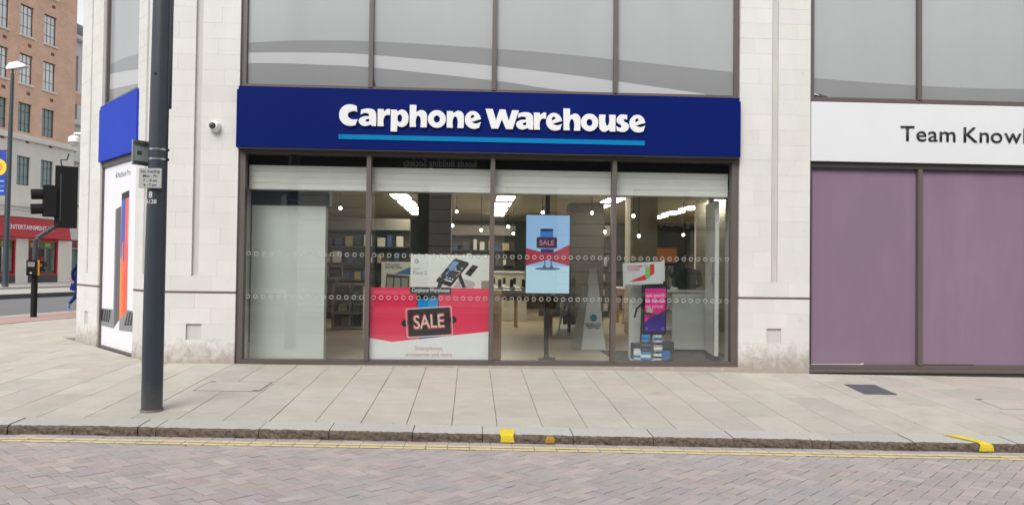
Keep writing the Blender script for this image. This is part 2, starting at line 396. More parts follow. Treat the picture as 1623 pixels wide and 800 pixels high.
for k in range(k0, 24):
    x0 = .274+.45*k; x1 = x0+.45; xm = (x0+x1)/2
    y = -3.30-.025*xm; rnd = random.Random(k*7+3)
    first = True
    top = 0.0 if xm > -4.4 else (15.0 if xm > -16 else 12)
    y = yk(xm)+.30
    ln = rnd.choice([.38, .62])
    while y < top-.02:
        y2 = min(y+ln, top)
        if top-y2 < .15: y2 = top
        pl = [(x0, y if not first else yk(x0)+.30), (x1, y if not first else yk(x1)+.30), (x1, y2), (x0, y2)]
        first = False
        pl = clip(pl, BN.x, BN.y, -B0.dot(BN)-(NEAR+2.2))
        ok = len(pl) > 2 and area(pl) > .01
        if ok and xm < -4.4 and y2 > 0:
            # outside the building: in front of the chamfer plane or left of its end
            pl2 = clip(pl, CN.x, CN.y, -CN.dot(Vector((CX, 0, 0)))+.0) if y < CEND.y+.1 else (pl if x1 < CEND.x-.02 else [])
            pl = pl2; ok = len(pl) > 2 and area(pl) > .01
        if ok:
            c = (sum(q[0] for q in pl)/len(pl), sum(q[1] for q in pl)/len(pl))
            flags.append(((c[0])**2+(c[1]+10.85)**2, pl))
        y = y2; ln = rnd.choice([.60, .66, .75, .75, .9])
flags.sort(key=lambda a: a[0])
COVER_RECT = [(-3.215, -2.44, -1.84, -1.27)]
n_ind = 0; rest = MB(); rf = random.Random(5)
for dd, pl in flags:
    c = (sum(q[0] for q in pl)/len(pl), sum(q[1] for q in pl)/len(pl))
    inview = -12 < c[0] < 8.4 and abs(c[0]) < (c[1]+10.85)*.78
    tl = (rf.uniform(-.003, .003), rf.uniform(-.003, .003)); dz = rf.uniform(-.0015, .0015)
    gp = .0028 if rf.random() < .7 else .0045
    if inview and n_ind < 298:
        m1 = MB(); slab(m1, pl, gz, .05, gp, .004, dz, tl)
        if m1.v: build('paving_flag', m1, flagm, pav); n_ind += 1
    else: slab(rest, pl, gz, .05, gp, .004, dz, tl)
build('far_flags', rest, flagm, pav, kind='stuff')
# service covers let into the flags
def cover(name, pts, m, label, cat, frame_c, dz=.006, lines=0):
    e = empty(name, (0, 0, 0), label=label, cat=cat)
    m1 = MB(); slab(m1, pts, gz, .03, .0, .002, dz*.6); build('rim', m1, frame_c, e)
    m1 = MB(); slab(m1, pts, gz, .03, .018, .003, dz); build('lid', m1, m, e)
    c = (sum(q[0] for q in pts)/len(pts), sum(q[1] for q in pts)/len(pts))
    for i in (0, 2):
        q = ((pts[i][0]*.86+c[0]*.14), (pts[i][1]*.86+c[1]*.14))
        m1 = MB(); slab(m1, rect(q[0]-.03, q[0]+.03, q[1]-.02, q[1]+.02), gz, .02, .0, .001, dz+.002); build('lifting_key_hole', m1, frame_dark, e)
    return e
coverm = mat('cover_iron', (.10, .10, .125), .6, var=.2, scale=10, bump=.3, bscale=90)
cover('iron_cover', [(5.06, -.80), (5.50, -.78), (5.44, -1.44), (5.00, -1.46)], coverm, 'dark grey iron service cover set in the pavement before the purple window', 'service cover', coverm)
cover('recessed_cover', [(-3.21, -1.27), (-2.45, -1.26), (-2.46, -1.84), (-3.22, -1.85)], flagm, 'recessed stone-filled cover in the paving beside the lamp post', 'service cover', flag_joint, .003)
cover('recessed_cover', [(6.33, -1.62), (7.0, -1.63), (6.95, -2.2), (6.28, -2.19)], flagm, 'recessed stone-filled cover in the paving at the far end of the kerb', 'service cover', flag_joint, .003)

# ---- kerb stones
joints = [-9.2, -8.2, -7.1, -6.2, -5.1, -4.32, -3.72, -3.12, -2.95, -1.99, -1.33, -.54, .123, .99, 1.76, 2.54, 3.3, 3.48, 4.30, 5.33, 6.4, 7.3, 8.3, 9.3]
kerb = empty('kerb', (0, 0, 0), kind='structure')
def noise3(x, y, z):
    return (math.sin(x*13.1+z*7.7)*math.sin(y*17.3+x*5.1)+math.sin(x*31.7+y*11.9)*math.sin(z*41.3+x*3.3)+.6*math.sin(x*71+z*93)*math.sin(x*53-z*61))/2.6
kr = random.Random(11)
for a, b in zip(joints[:-1], joints[1:]):
    mb = MB(); L = b-a-.008; n = max(6, int(L/.03)); dz = kr.uniform(-.004, .004); ph = kr.uniform(0, 50); ro = kr.uniform(-.006, .006)
    prof = [(.30, -.20), (.30, 0.0), (.06, .0), (.022, -.004), (.004, -.016), (-.002, -.035), (-.004, -.06), (-.004, -.085), (-.002, -.12), (0, -.2)]
    vs = []; fs = []
    for i in range(n+1):
        x = a+.004+L*i/n
        for j, (py, pz) in enumerate(prof):
            am = .010 if 4 <= j <= 8 else (.005 if j == 3 else .0012)
            nn = noise3(x*1.3+ph, j*.7, pz*9+ph)
            rough = am*nn+(am*.7*kr.uniform(-1, 1))
            vs.append((x, yk(x)+py+ro+(rough if j >= 3 else 0), gz(x, yk(x)+py)+pz+dz+(rough*.6 if j >= 2 else 0)))
    m_ = len(prof)
    for i in range(n):
        for j in range(m_-1): fs.append((i*m_+j, i*m_+j+1, (i+1)*m_+j+1, (i+1)*m_+j))
    fs.append(tuple(range(m_-1, -1, -1))); fs.append(tuple(n*m_+j for j in range(m_)))
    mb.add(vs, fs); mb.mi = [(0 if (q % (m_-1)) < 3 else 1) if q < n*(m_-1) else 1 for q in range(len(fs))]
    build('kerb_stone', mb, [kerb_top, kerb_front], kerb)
# yellow paint marks over the kerb edge
def kerb_mark(name, xa, xb, skew, label, back=.20, m=ypaint, top=True):
    mb = MB(); n = 5
    prof = ([(.02+back, .004)] if top else [])+([(.055, .0045), (.018, .001)] if top else [])+[(-.016, -.012), (-.022, -.04), (-.022, -.075)]
    vs = []; fs = []
    for i in range(n+1):
        t = i/n
        for j, (py, pz) in enumerate(prof):
            x = xa+(xb-xa)*t+skew*max(py, 0)/back+.01*math.sin(j*5+i*3+xa)*(i in (0, n))
            vs.append((x, yk(x)+py, gz(x, yk(x)+py)+pz+.004))
    m_ = len(prof)
    for i in range(n):
        for j in range(m_-1): fs.append((i*m_+j, i*m_+j+1, (i+1)*m_+j+1, (i+1)*m_+j))
    return build(name, mb.add(vs, fs), m, label=label, cat='paint mark')
kerb_mark('paint_mark', .29, .425, -.0, 'square yellow paint patch wrapped over the kerb edge', .15)
kerb_mark('paint_mark', 4.93, 5.06, -.15, 'slanting yellow paint stripe across the kerb', .26)
kerb_mark('paint_mark', .73, .80, 0, 'small faded orange smear on the kerb face', .1, mat('orange_mark', (.45, .25, .03), .8, var=.3, scale=40), False)

# ---- road: bed, stretcher courses along the kerb, herringbone pavers, double yellow lines
road = empty('road', (0, 0, 0), kind='structure')
grid_sheet('road_bed', -60, 60, lambda x: -13.5-.025*x, lambda x: yk(x)+.05, rz, -.008, paver_joint, 60, 30, parent=road)
bricks = []
A45 = R(45)
def ywave(x): return yk(x)
L_, W_ = .2, .1
ROWS = 3
for a in range(-90, 100):
    for b in range(-60, 60):
        ox = (a*1+b*2)*W_; oy = (-a+b*2)*W_
        for (h0, h1, v0, v1) in ((0, 2, 0, 1), (2, 3, 0, 2)):
            pl = [(ox+h0*W_, oy+v0*W_), (ox+h1*W_, oy+v0*W_), (ox+h1*W_, oy+v1*W_), (ox+h0*W_, oy+v1*W_)]
            pl = xf(pl, 1, 0, -5, A45)
            cx = sum(q[0] for q in pl)/4; cy_ = sum(q[1] for q in pl)/4
            if not (-7 < cx < 7.5 and -6.5 < cy_ < -3.5): continue
            pl = clip(pl, -.025, -1, -3.60-.1*ROWS)
            if len(pl) > 2 and area(pl) > .0012: bricks.append((cx*cx*.3+(cy_+10.85)**2, pl, cx, cy_))
for r_ in range(ROWS):
    for i in range(-36, 38):
        x = i*.2+(.1 if r_ % 2 else 0)
        f = lambda xx, o: (xx, yk(xx)-o)
        pl = [f(x, .1*r_+.1), f(x+.2, .1*r_+.1), f(x+.2, .1*r_), f(x, .1*r_)]
        bricks.append((x*x*.3+(yk(x)+10.85)**2, pl, x, yk(x)))
bricks.sort(key=lambda q: q[0]); nb = 0; rest = MB(); rb = random.Random(3)
grp = [MB() for _ in range(14)]
for _, pl, cx, cy_ in bricks:
    inv = abs(cx-.2) < (cy_+10.85)*.70 and cy_ > -5.75
    tl = (rb.uniform(-.009, .009), rb.uniform(-.009, .009)); dz = rb.uniform(-.0022, .0018)
    if inv and nb < 298:
        m1 = MB(); slab(m1, pl, rz, .05, .0022, .003, dz, tl); build('paver', m1, paver, road); nb += 1
    else: slab(grp[rb.randrange(14)], pl, rz, .05, .0022, .003, dz, tl)
for g_ in grp: build('pavers_further_out', g_, paver, road, kind='stuff')
for off in (.160, .258):
    mb = MB()
    for i in range(-36, 38):
        x = i*.2+(.1 if off > .2 and off < .3 and False else 0)
        r_ = random.Random(i+int(off*1000))
        a_, b_ = x+.003+r_.uniform(0, .004), x+.197-r_.uniform(0, .004)
        e0, e1 = r_.uniform(-.003, .003), r_.uniform(-.003, .003)
        mb.add([(a_, yk(a_)-off-.064+e0, rz(a_, yk(a_)-off-.064)+.0045), (b_, yk(b_)-off-.064+e1, rz(b_, yk(b_)-off-.064)+.0045), (b_, yk(b_)-off+e0, rz(b_, yk(b_)-off)+.0045), (a_, yk(a_)-off+e1, rz(a_, yk(a_)-off)+.0045)], [(0, 1, 2, 3)])
    build('yellow_line', mb, yellow, road)

# ---- side street on the left, its kerb, island and far pavement
def strip(name, d0, d1, z, m, s0=-60, s1=60, thick=.0, **t):
    mb = MB(); p = [Bp(s0, d0), Bp(s1, d0), Bp(s1, d1), Bp(s0, d1)]
    mb.prism(p, z-max(thick, .02), z, 'z'); return build(name, mb, m, **t)
dk = mat('dark_kerb', (.09, .088, .085), .9, var=.2, scale=2)
strip('side_road', 16.5, NEAR-.02, -.165, asphalt, kind='structure')
strip('traffic_island', 11.9, 16.35, .03, concrete, thick=.25, kind='structure')
strip('island_kerb', 16.352, 16.5, .025, dk, thick=.25, kind='structure')
strip('far_road', 6.9, 11.9, -.2, asphalt, kind='structure')
strip('far_pavement', -2, 6.9, -.1, concrete, thick=.2, kind='structure')
ex = empty('side_kerb', kind='structure')
for i in range(-34, -8):
    mb = MB(); p = [Bp(i+.01, NEAR-.02), Bp(i+.99, NEAR-.02), Bp(i+.99, NEAR+.28), Bp(i+.01, NEAR+.28)]
    slab(mb, p, lambda x, y: gz(x, y), .25, .004, .012, .002); build('kerb_stone', mb, kerb_top, ex)
mb = MB()
for i in range(-60, 40):
    for j in range(4):
        p = [Bp(-34+i*.4, NEAR+.3+j*.45), Bp(-34+i*.4+.4, NEAR+.3+j*.45), Bp(-34+i*.4+.4, NEAR+.75+j*.45), Bp(-34+i*.4, NEAR+.75+j*.45)]
        slab(mb, p, gz, .03, .003, .004, .003)
build('red_crossing_strip', mb, redtact, kind='structure')
mb = MB(); mb.prism([Bp(-60, 23.1), Bp(-26.5, 23.1), Bp(-26.5, 23.25), Bp(-60, 23.25)], -.164, -.158, 'z'); build('road_marking', mb, mat('road_white', (.7, .7, .68), .8, var=.1), kind='structure')

# ================================================================== CORNER BUILDING
T0 = Matrix.Identity(4)
TC = Matrix(((-CDIR.x, -CN.x, 0, CX), (-CDIR.y, -CN.y, 0, 0), (0, 0, 1, 0), (0, 0, 0, 1)))     # chamfer frame: x<0 runs away from the corner
bld = empty('corner_building', (0, 0, 0), label='pale stone corner building with grey glazed bays between broad piers', cat='building')
CO = .2235
def pier(x0, x1, gx, T, z_foot, seed, ret0=False, ret1=False, square=True):
    e = empty('pier', (0, 0, 0)); e.parent = bld
    rr = random.Random(seed)
    mb = MB().box(x0+.006, x1-.006, .075, .62, z_foot-.25, 6.63, T=T)
    zq0, zq1 = 1.0-CO*3, 1.0-CO*2
    for (a, b, c, d_) in ((x0+.006, gx-.05, 1.0+CO, 6.63), (gx+.05, x1-.006, 1.0+CO, 6.63), (x0+.006, x1-.006, zq1 if square else z_foot-.25, 1.0+CO))+(((x0+.006, gx-.109, zq0, zq1), (gx+.109, x1-.006, zq0, zq1), (x0+.006, x1-.006, z_foot-.25, zq0)) if square else ()):
        mb.box(a, b, .0022, .074, c, d_, T=T)
    build('joint_backing', mb, mortar, e)
    def blk(a, b, z0, z1, y=0.0, nm='stone_block'):
        m1 = MB(); g = .0006; block(m1, a+g, b-g, z0+g, z1-g, y+rr.uniform(-.0007, .0007), y+.07, .001, T)
        build(nm, m1, stone, e)
    def row(a, b, z0, z1, k, y=0.0):
        wd = b-a
        if wd < .34: blk(a, b, z0, z1, y); return
        if wd < .62:
            if k % 2: blk(a, b, z0, z1, y)
            else:
                s = a+wd*(.38+.24*rr.random()); blk(a, s, z0, z1, y); blk(s, b, z0, z1, y)
        else:
            n = max(2, round(wd/.5)); st_ = wd/n; off = st_*(.5 if k % 2 else 0)*.8
            c = [a]+[a+st_*i+off for i in range(0 if off > .1 else 1, n)]+[b]
            c = sorted(set(round(q, 4) for q in c if a <= q <= b))
            for p, q in zip(c[:-1], c[1:]): blk(p, q, z0, z1, y)
    k = 0; z = 1.012
    while z < 6.6:
        z1 = 1.0+CO*(k+1)
        if k == 0: row(x0, x1, z, z1, 1)
        else: row(x0, gx-.048, z, z1, k); row(gx+.048, x1, z, z1, k+1)
        z = z1; k += 1
    build('groove_strip', MB().box(gx-.049, gx+.049, .040, .0745, 1.0+CO, 6.62, T=T), groove_shade, e)
    build('ledge_flashing', MB().box(x0-.002, x1+.002, -.004, .03, .984, 1.011, T=T), flash, e)
    zz = [.984]+[1.0-CO*i for i in range(1, 5)]
    for i in range(4):
        if i == 2 and square: row(x0, gx-.107, zz[i+1], zz[i], 1); row(gx+.107, x1, zz[i+1], zz[i], 1); build('recess_panel', MB().box(gx-.1085, gx+.1085, .030, .0745, zz[i+1], zz[i], T=T), groove_shade, e)
        else: row(x0, x1, zz[i+1], zz[i], i)
    row(x0, x1, z_foot-.2, zz[4], 1, -.006)
    return e
pier(-4.44, -3.312, -3.882, T0, 0, 1)
pier(3.889, 4.945, 4.416, T0, -.1, 2)
pier(-.86, -.01, -.43, TC, 0, 3, square=False)
pier(-4.04, -2.735, -3.40, TC, 0, 4)
# plain return down the side street and the storeys above the frame
ce = cham(4.04)
mb = MB(); q0 = Vector((CX, 0, 0))+CDIR*4.04
rtn = [(q0.x, q0.y), (q0.x-.9, q0.y+6), (q0.x-.9+.5, q0.y+6.1), (q0.x+.62, q0.y+.3)]
mb.prism(rtn, -.3, 6.6, 'z'); build('side_return', mb, stone, bld)
fr = [(13, 0.02), (CX, 0.02), (q0.x, q0.y+.02), (q0.x-.9, q0.y+6), (q0.x-.9, 16), (13, 16)]
mb = MB().prism(fr, 6.62, 13.0, 'z'); build('upper_storeys', mb, stone, bld)

def up_window(parent_name, T, x0, x1, mull, zb, zt, bands, lights=None, jw=.07, mw=.062):
    e = empty(parent_name); e.parent = bld
    y0, y1 = .045, .15
    xs_ = [x0]+mull+[x1]
    build('jamb', MB().box(x0, x0+jw, y0, y1, zb-.06, zt, T=T), frame_m, e)
    build('jamb', MB().box(x1-jw, x1, y0, y1, zb-.06, zt, T=T), frame_m, e)
    for m_ in mull: build('mullion', MB().box(m_-mw/2, m_+mw/2, y0-.012, y1, zb, zt, T=T), frame_m, e)
    build('bottom_rail', MB().box(x0+jw, x1-jw, y0+.003, y1, zb-.06, zb+.012, T=T), frame_m, e)
    for i in range(len(xs_)-1):
        a = xs_[i]+(jw if i == 0 else mw/2); b = xs_[i+1]-(jw if i == len(xs_)-2 else mw/2)
        p = build('pane', MB().box(a, b, .095, .12, zb+.012, zt, T=T), upper_glass, e)
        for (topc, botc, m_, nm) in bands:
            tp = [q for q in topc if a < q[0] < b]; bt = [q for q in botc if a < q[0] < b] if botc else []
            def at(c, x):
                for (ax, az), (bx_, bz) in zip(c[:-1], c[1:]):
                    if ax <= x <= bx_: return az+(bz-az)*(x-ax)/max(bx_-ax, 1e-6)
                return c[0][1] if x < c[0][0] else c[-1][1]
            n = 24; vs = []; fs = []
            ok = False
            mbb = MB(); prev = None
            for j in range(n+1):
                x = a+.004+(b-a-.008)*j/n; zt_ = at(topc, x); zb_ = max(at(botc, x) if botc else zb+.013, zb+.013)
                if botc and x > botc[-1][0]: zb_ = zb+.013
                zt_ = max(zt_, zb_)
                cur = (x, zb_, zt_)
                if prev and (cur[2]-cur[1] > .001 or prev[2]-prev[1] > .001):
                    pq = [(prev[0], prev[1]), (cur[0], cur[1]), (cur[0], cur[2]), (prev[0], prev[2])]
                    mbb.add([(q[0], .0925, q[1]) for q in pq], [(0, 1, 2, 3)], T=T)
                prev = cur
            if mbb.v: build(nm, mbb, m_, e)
    return e
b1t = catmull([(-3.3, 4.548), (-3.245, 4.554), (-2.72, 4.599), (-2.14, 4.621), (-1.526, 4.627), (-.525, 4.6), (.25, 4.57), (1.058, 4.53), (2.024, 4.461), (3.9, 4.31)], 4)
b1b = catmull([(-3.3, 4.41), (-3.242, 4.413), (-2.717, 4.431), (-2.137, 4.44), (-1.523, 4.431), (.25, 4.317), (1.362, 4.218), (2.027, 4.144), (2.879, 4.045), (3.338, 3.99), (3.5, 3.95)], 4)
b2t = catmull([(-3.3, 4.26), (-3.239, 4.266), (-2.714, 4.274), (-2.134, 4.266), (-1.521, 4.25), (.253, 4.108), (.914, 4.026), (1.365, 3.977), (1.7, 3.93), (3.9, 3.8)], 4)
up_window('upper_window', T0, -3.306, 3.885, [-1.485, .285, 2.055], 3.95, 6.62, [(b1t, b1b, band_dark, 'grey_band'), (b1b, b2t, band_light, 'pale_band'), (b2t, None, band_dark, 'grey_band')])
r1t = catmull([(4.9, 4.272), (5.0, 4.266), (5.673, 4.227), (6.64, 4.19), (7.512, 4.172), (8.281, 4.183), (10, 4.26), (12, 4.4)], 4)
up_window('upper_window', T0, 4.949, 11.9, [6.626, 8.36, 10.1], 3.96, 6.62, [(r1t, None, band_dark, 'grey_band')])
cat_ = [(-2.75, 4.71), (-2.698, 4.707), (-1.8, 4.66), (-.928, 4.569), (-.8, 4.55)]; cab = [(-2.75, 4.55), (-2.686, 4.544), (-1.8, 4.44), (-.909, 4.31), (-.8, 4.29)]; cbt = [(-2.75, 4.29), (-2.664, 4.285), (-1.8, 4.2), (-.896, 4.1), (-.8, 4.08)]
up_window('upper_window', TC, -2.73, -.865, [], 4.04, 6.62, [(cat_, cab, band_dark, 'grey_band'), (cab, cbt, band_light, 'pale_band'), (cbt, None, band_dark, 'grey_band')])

# torn corners of the window film
build('torn_film', MB().prism([(-1.452, 3.965), (-1.40, 3.965), (-1.43, 4.03), (-1.445, 4.08)], .0890, .0905), frame_dark, bld)
build('torn_film', MB().prism([(5.02, 3.974), (5.30, 3.974), (5.16, 3.992), (5.03, 4.035)], .0890, .0905), frame_dark, bld)
build('curled_film', MB().prism([(5.02, 4.02), (5.12, 4.0), (5.28, 3.976), (5.14, 3.995), (5.02, 4.045)], .080, .0880), white, bld)
# ---- shopfront glazing
sf = empty('shopfront'); sf.parent = bld
MX = [-3.255, -1.485, .285, 2.055, 3.825]
build('jamb', MB().box(-3.306, -3.222, .035, .16, -.02, 3.05), frame_m, sf)
build('jamb', MB().box(3.79, 3.885, .035, .16, -.02, 3.05), frame_m, sf)
for x in MX[1:4]: build('mullion', MB().box(x-.032, x+.032, .02, .16, .055, 2.985), frame_m, sf)
build('top_rail', MB().box(-3.222, 3.79, .038, .16, 2.975, 3.05), frame_m, sf)
build('bottom_rail', MB().box(-3.222, 3.79, .038, .16, -.01, .058), frame_m, sf)
build('threshold', MB().box(-3.31, 3.888, -.012, .3, -.30, -.012), stone, sf)
ringm = mat('ring_dot', (.42, .43, .42), .7)
_n = ringm.node_tree.nodes; _l = ringm.node_tree.links; _mx = _n.new('ShaderNodeMixShader'); _t = _n.new('ShaderNodeBsdfTransparent'); _mx.inputs[0].default_value = .75
_l.new(_t.outputs[0], _mx.inputs[1]); _l.new(_n['Principled BSDF'].outputs[0], _mx.inputs[2]); _l.new(_mx.outputs[0], _n['Material Output'].inputs[0])
def rings(mb, xs_, z, y, r0=.0225, r1=.0315, n=14):
    for x in xs_:
        for k in range(n):
            a0, a1 = 2*math.pi*k/n, 2*math.pi*(k+1)/n
            mb.add([(x+r0*math.cos(a0), y, z+r0*math.sin(a0)), (x+r1*math.cos(a0), y, z+r1*math.sin(a0)), (x+r1*math.cos(a1), y, z+r1*math.sin(a1)), (x+r0*math.cos(a1), y, z+r0*math.sin(a1))], [(0, 1, 2, 3)])
mb = MB(); rings(mb, [0], 0, 0); ring_mesh = mb.mesh('ring_dot', ringm)
for i in range(4):
    a, b = MX[i]+(.032), MX[i+1]-.032
    p = build('pane', MB().box(a, b, .092, .102, .05, 2.98), glass, sf)
    for z in (1.55, .944):
        n = 16; st_ = .1065; x_ = (a+b)/2-st_*(n-1)/2
        for j in range(n): link('ring_dot', ring_mesh, sf, (x_+st_*j, .0895, z))
# purple bay
pb = empty('purple_bay'); pb.parent = bld
build('top_rail', MB().box(4.947, 12, .02, .16, 2.925, 3.02), frame_dark, pb)
build('bottom_rail', MB().box(4.947, 12, .03, .16, -.035, .03), frame_m, pb)
build('sill', MB().box(4.947, 12, -.01, .2, -.085, -.036, c=.008), frame_m, pb)
build('sill_base', MB().box(4.947, 12, .015, .2, -.4, -.086), frame_dark, pb)
for x in (6.626, 8.36, 10.1): build('mullion', MB().box(x-.033, x+.033, .012, .16, .03, 2.925), frame_m, pb)
build('jamb', MB().box(4.947, 4.985, .03, .16, .03, 2.925), frame_dark, pb)
for (a, s, b) in ((4.985, 5.80, 6.593), (6.659, 7.5, 8.327), (8.393, 9.2, 10.067), (10.133, 11, 11.9)):
    g_ = pb
    for (c, d_, dy) in ((a, s, 0), (s, b, .0035)):
        build('film_sheet', MB().box(c+(.0 if dy == 0 else .002), d_, .085+dy, .10+dy, .03 if dy else .038, 2.925), purple, g_)
        build('glass_sheet', MB().box(c, d_-.001, .115, .121, .03, 2.925), glass, g_)
mb = MB().prism([(5.0, .031), (5.79, .031), (5.81, .05), (5.74, .037), (5.0, .0365)], .080, .084); build('curled_film_edge', mb, white, pb)
# chamfer window with lit poster
cw = empty('corner_window'); cw.parent = bld
build('jamb', MB().box(-2.735, -2.70, .03, .16, -.02, 3.05, T=TC), frame_m, cw)
build('jamb', MB().box(-.885, -.862, .03, .16, -.02, 3.05, T=TC), frame_m, cw)
build('top_rail', MB().box(-2.70, -.885, .033, .16, 2.97, 3.06, T=TC), frame_m, cw)
build('bottom_rail', MB().box(-2.70, -.885, .033, .16, -.02, .035, T=TC), frame_m, cw)
build('pane', MB().box(-2.70, -.885, .10, .108, .035, 2.97, T=TC), glass, cw)
build('threshold', MB().box(-2.735, -.862, -.01, .3, -.3, -.022, T=TC), stone, cw)

# ---- laptop poster behind the corner pane
def Fpt(T, x, y, z): return T @ Vector((x, y, z))
FC = FR(TC @ Vector((0, .062, 0)), -CDIR)
po = empty('laptop_poster', label='tall white laptop poster filling the narrow corner window', cat='poster')
flat('poster_sheet', [rect(-2.70, -.885, .036, 2.965)], mat('poster_white', (.74, .745, .79), .5), FC, -.02, 0, po)
grey1 = mat('print_grey', (.10, .10, .115), .45); grey2 = mat('print_silver', (.23, .24, .26), .45); dkp = mat('print_black', (.012, .012, .015), .45)
flat('printed_lid', [[(-2.048, 2.246), (-1.752, 2.29), (-1.74, .495), (-2.033, .346)]], grey1, FC, .0, .002, po)
flat('printed_lid_edge', [[(-2.048, 2.246), (-1.99, 2.255), (-1.985, .38), (-2.05, .346)]], grey2, FC, .002, .004, po)
flat('printed_screen_top', [[(-1.741, 2.482), (-1.371, 2.515), (-1.362, 2.402), (-1.733, 2.378)]], dkp, FC, .0, .002, po)
cols = [(70, 60, 150), (95, 90, 190), (120, 70, 160), (60, 90, 170), (200, 80, 120), (225, 70, 60), (245, 105, 55), (240, 130, 90)]
for i in range(6):
    a, b = i/6, (i+1)/6
    xa, xb = -1.733+(.371)*a, -1.733+.371*b
    ya, yb = .489+.17*a, .489+.17*b
    mid = 1.45+.25*math.sin(i*1.7)
    flat('printed_screen', [[(xa, mid), (xb, mid+.06), (xb, 2.378+.024*b), (xa, 2.378+.024*a)]], plain('ps%d' % i, [(88, 74, 165), (70, 96, 190), (60, 80, 150), (190, 110, 140), (232, 84, 66), (235, 120, 110)][i], .45), FC, 0, .002, po)
    flat('printed_screen', [[(xa, ya), (xb, yb), (xb, mid+.06), (xa, mid)]], plain('pt%d' % i, [(236, 132, 60), (243, 122, 52), (245, 108, 50), (238, 96, 56), (232, 84, 66), (228, 90, 80)][i], .45), FC, 0, .002, po)
for pl, m_, z in (([(-2.70, .641), (-2.05, .648), (-2.06, .346), (-2.682, .351)], grey2, .0015), ([(-1.395, .677), (-.886, .666), (-.886, .36), (-1.733, .336), (-1.719, .489)], grey2, .0015),
                 ([(-2.695, .62), (-2.15, .625), (-2.28, .43), (-2.695, .43)], dkp, .003), ([(-1.30, .65), (-.89, .645), (-.89, .47), (-1.48, .43)], dkp, .003)):
    flat('printed_keyboard', [pl], m_, FC, 0, z, po)
for j in range(4): flat('printed_key_row', [[(-1.36+.13*j, .46), (-1.32+.13*j, .46), (-1.22+.12*j, .645), (-1.26+.12*j, .645)]] + [[(-2.62+.13*j, .44), (-2.59+.13*j, .44), (-2.52+.12*j, .615), (-2.55+.12*j, .615)]], grey2, FC, .003, .0045, po)
txt('lettering', 'MacBook Pro', .085, mat('print_text', (.16, .16, .18), .5), FC, -1.66, 2.75, po, z=.002, fit=.66)
flat('printed_mark', [circ(-2.055, 2.785, .034, 14), xf(rect(-.004, .012, 0, .03), 1, -2.052, 2.825, -.4)], MC['print_text'], FC, 0, .002, po)

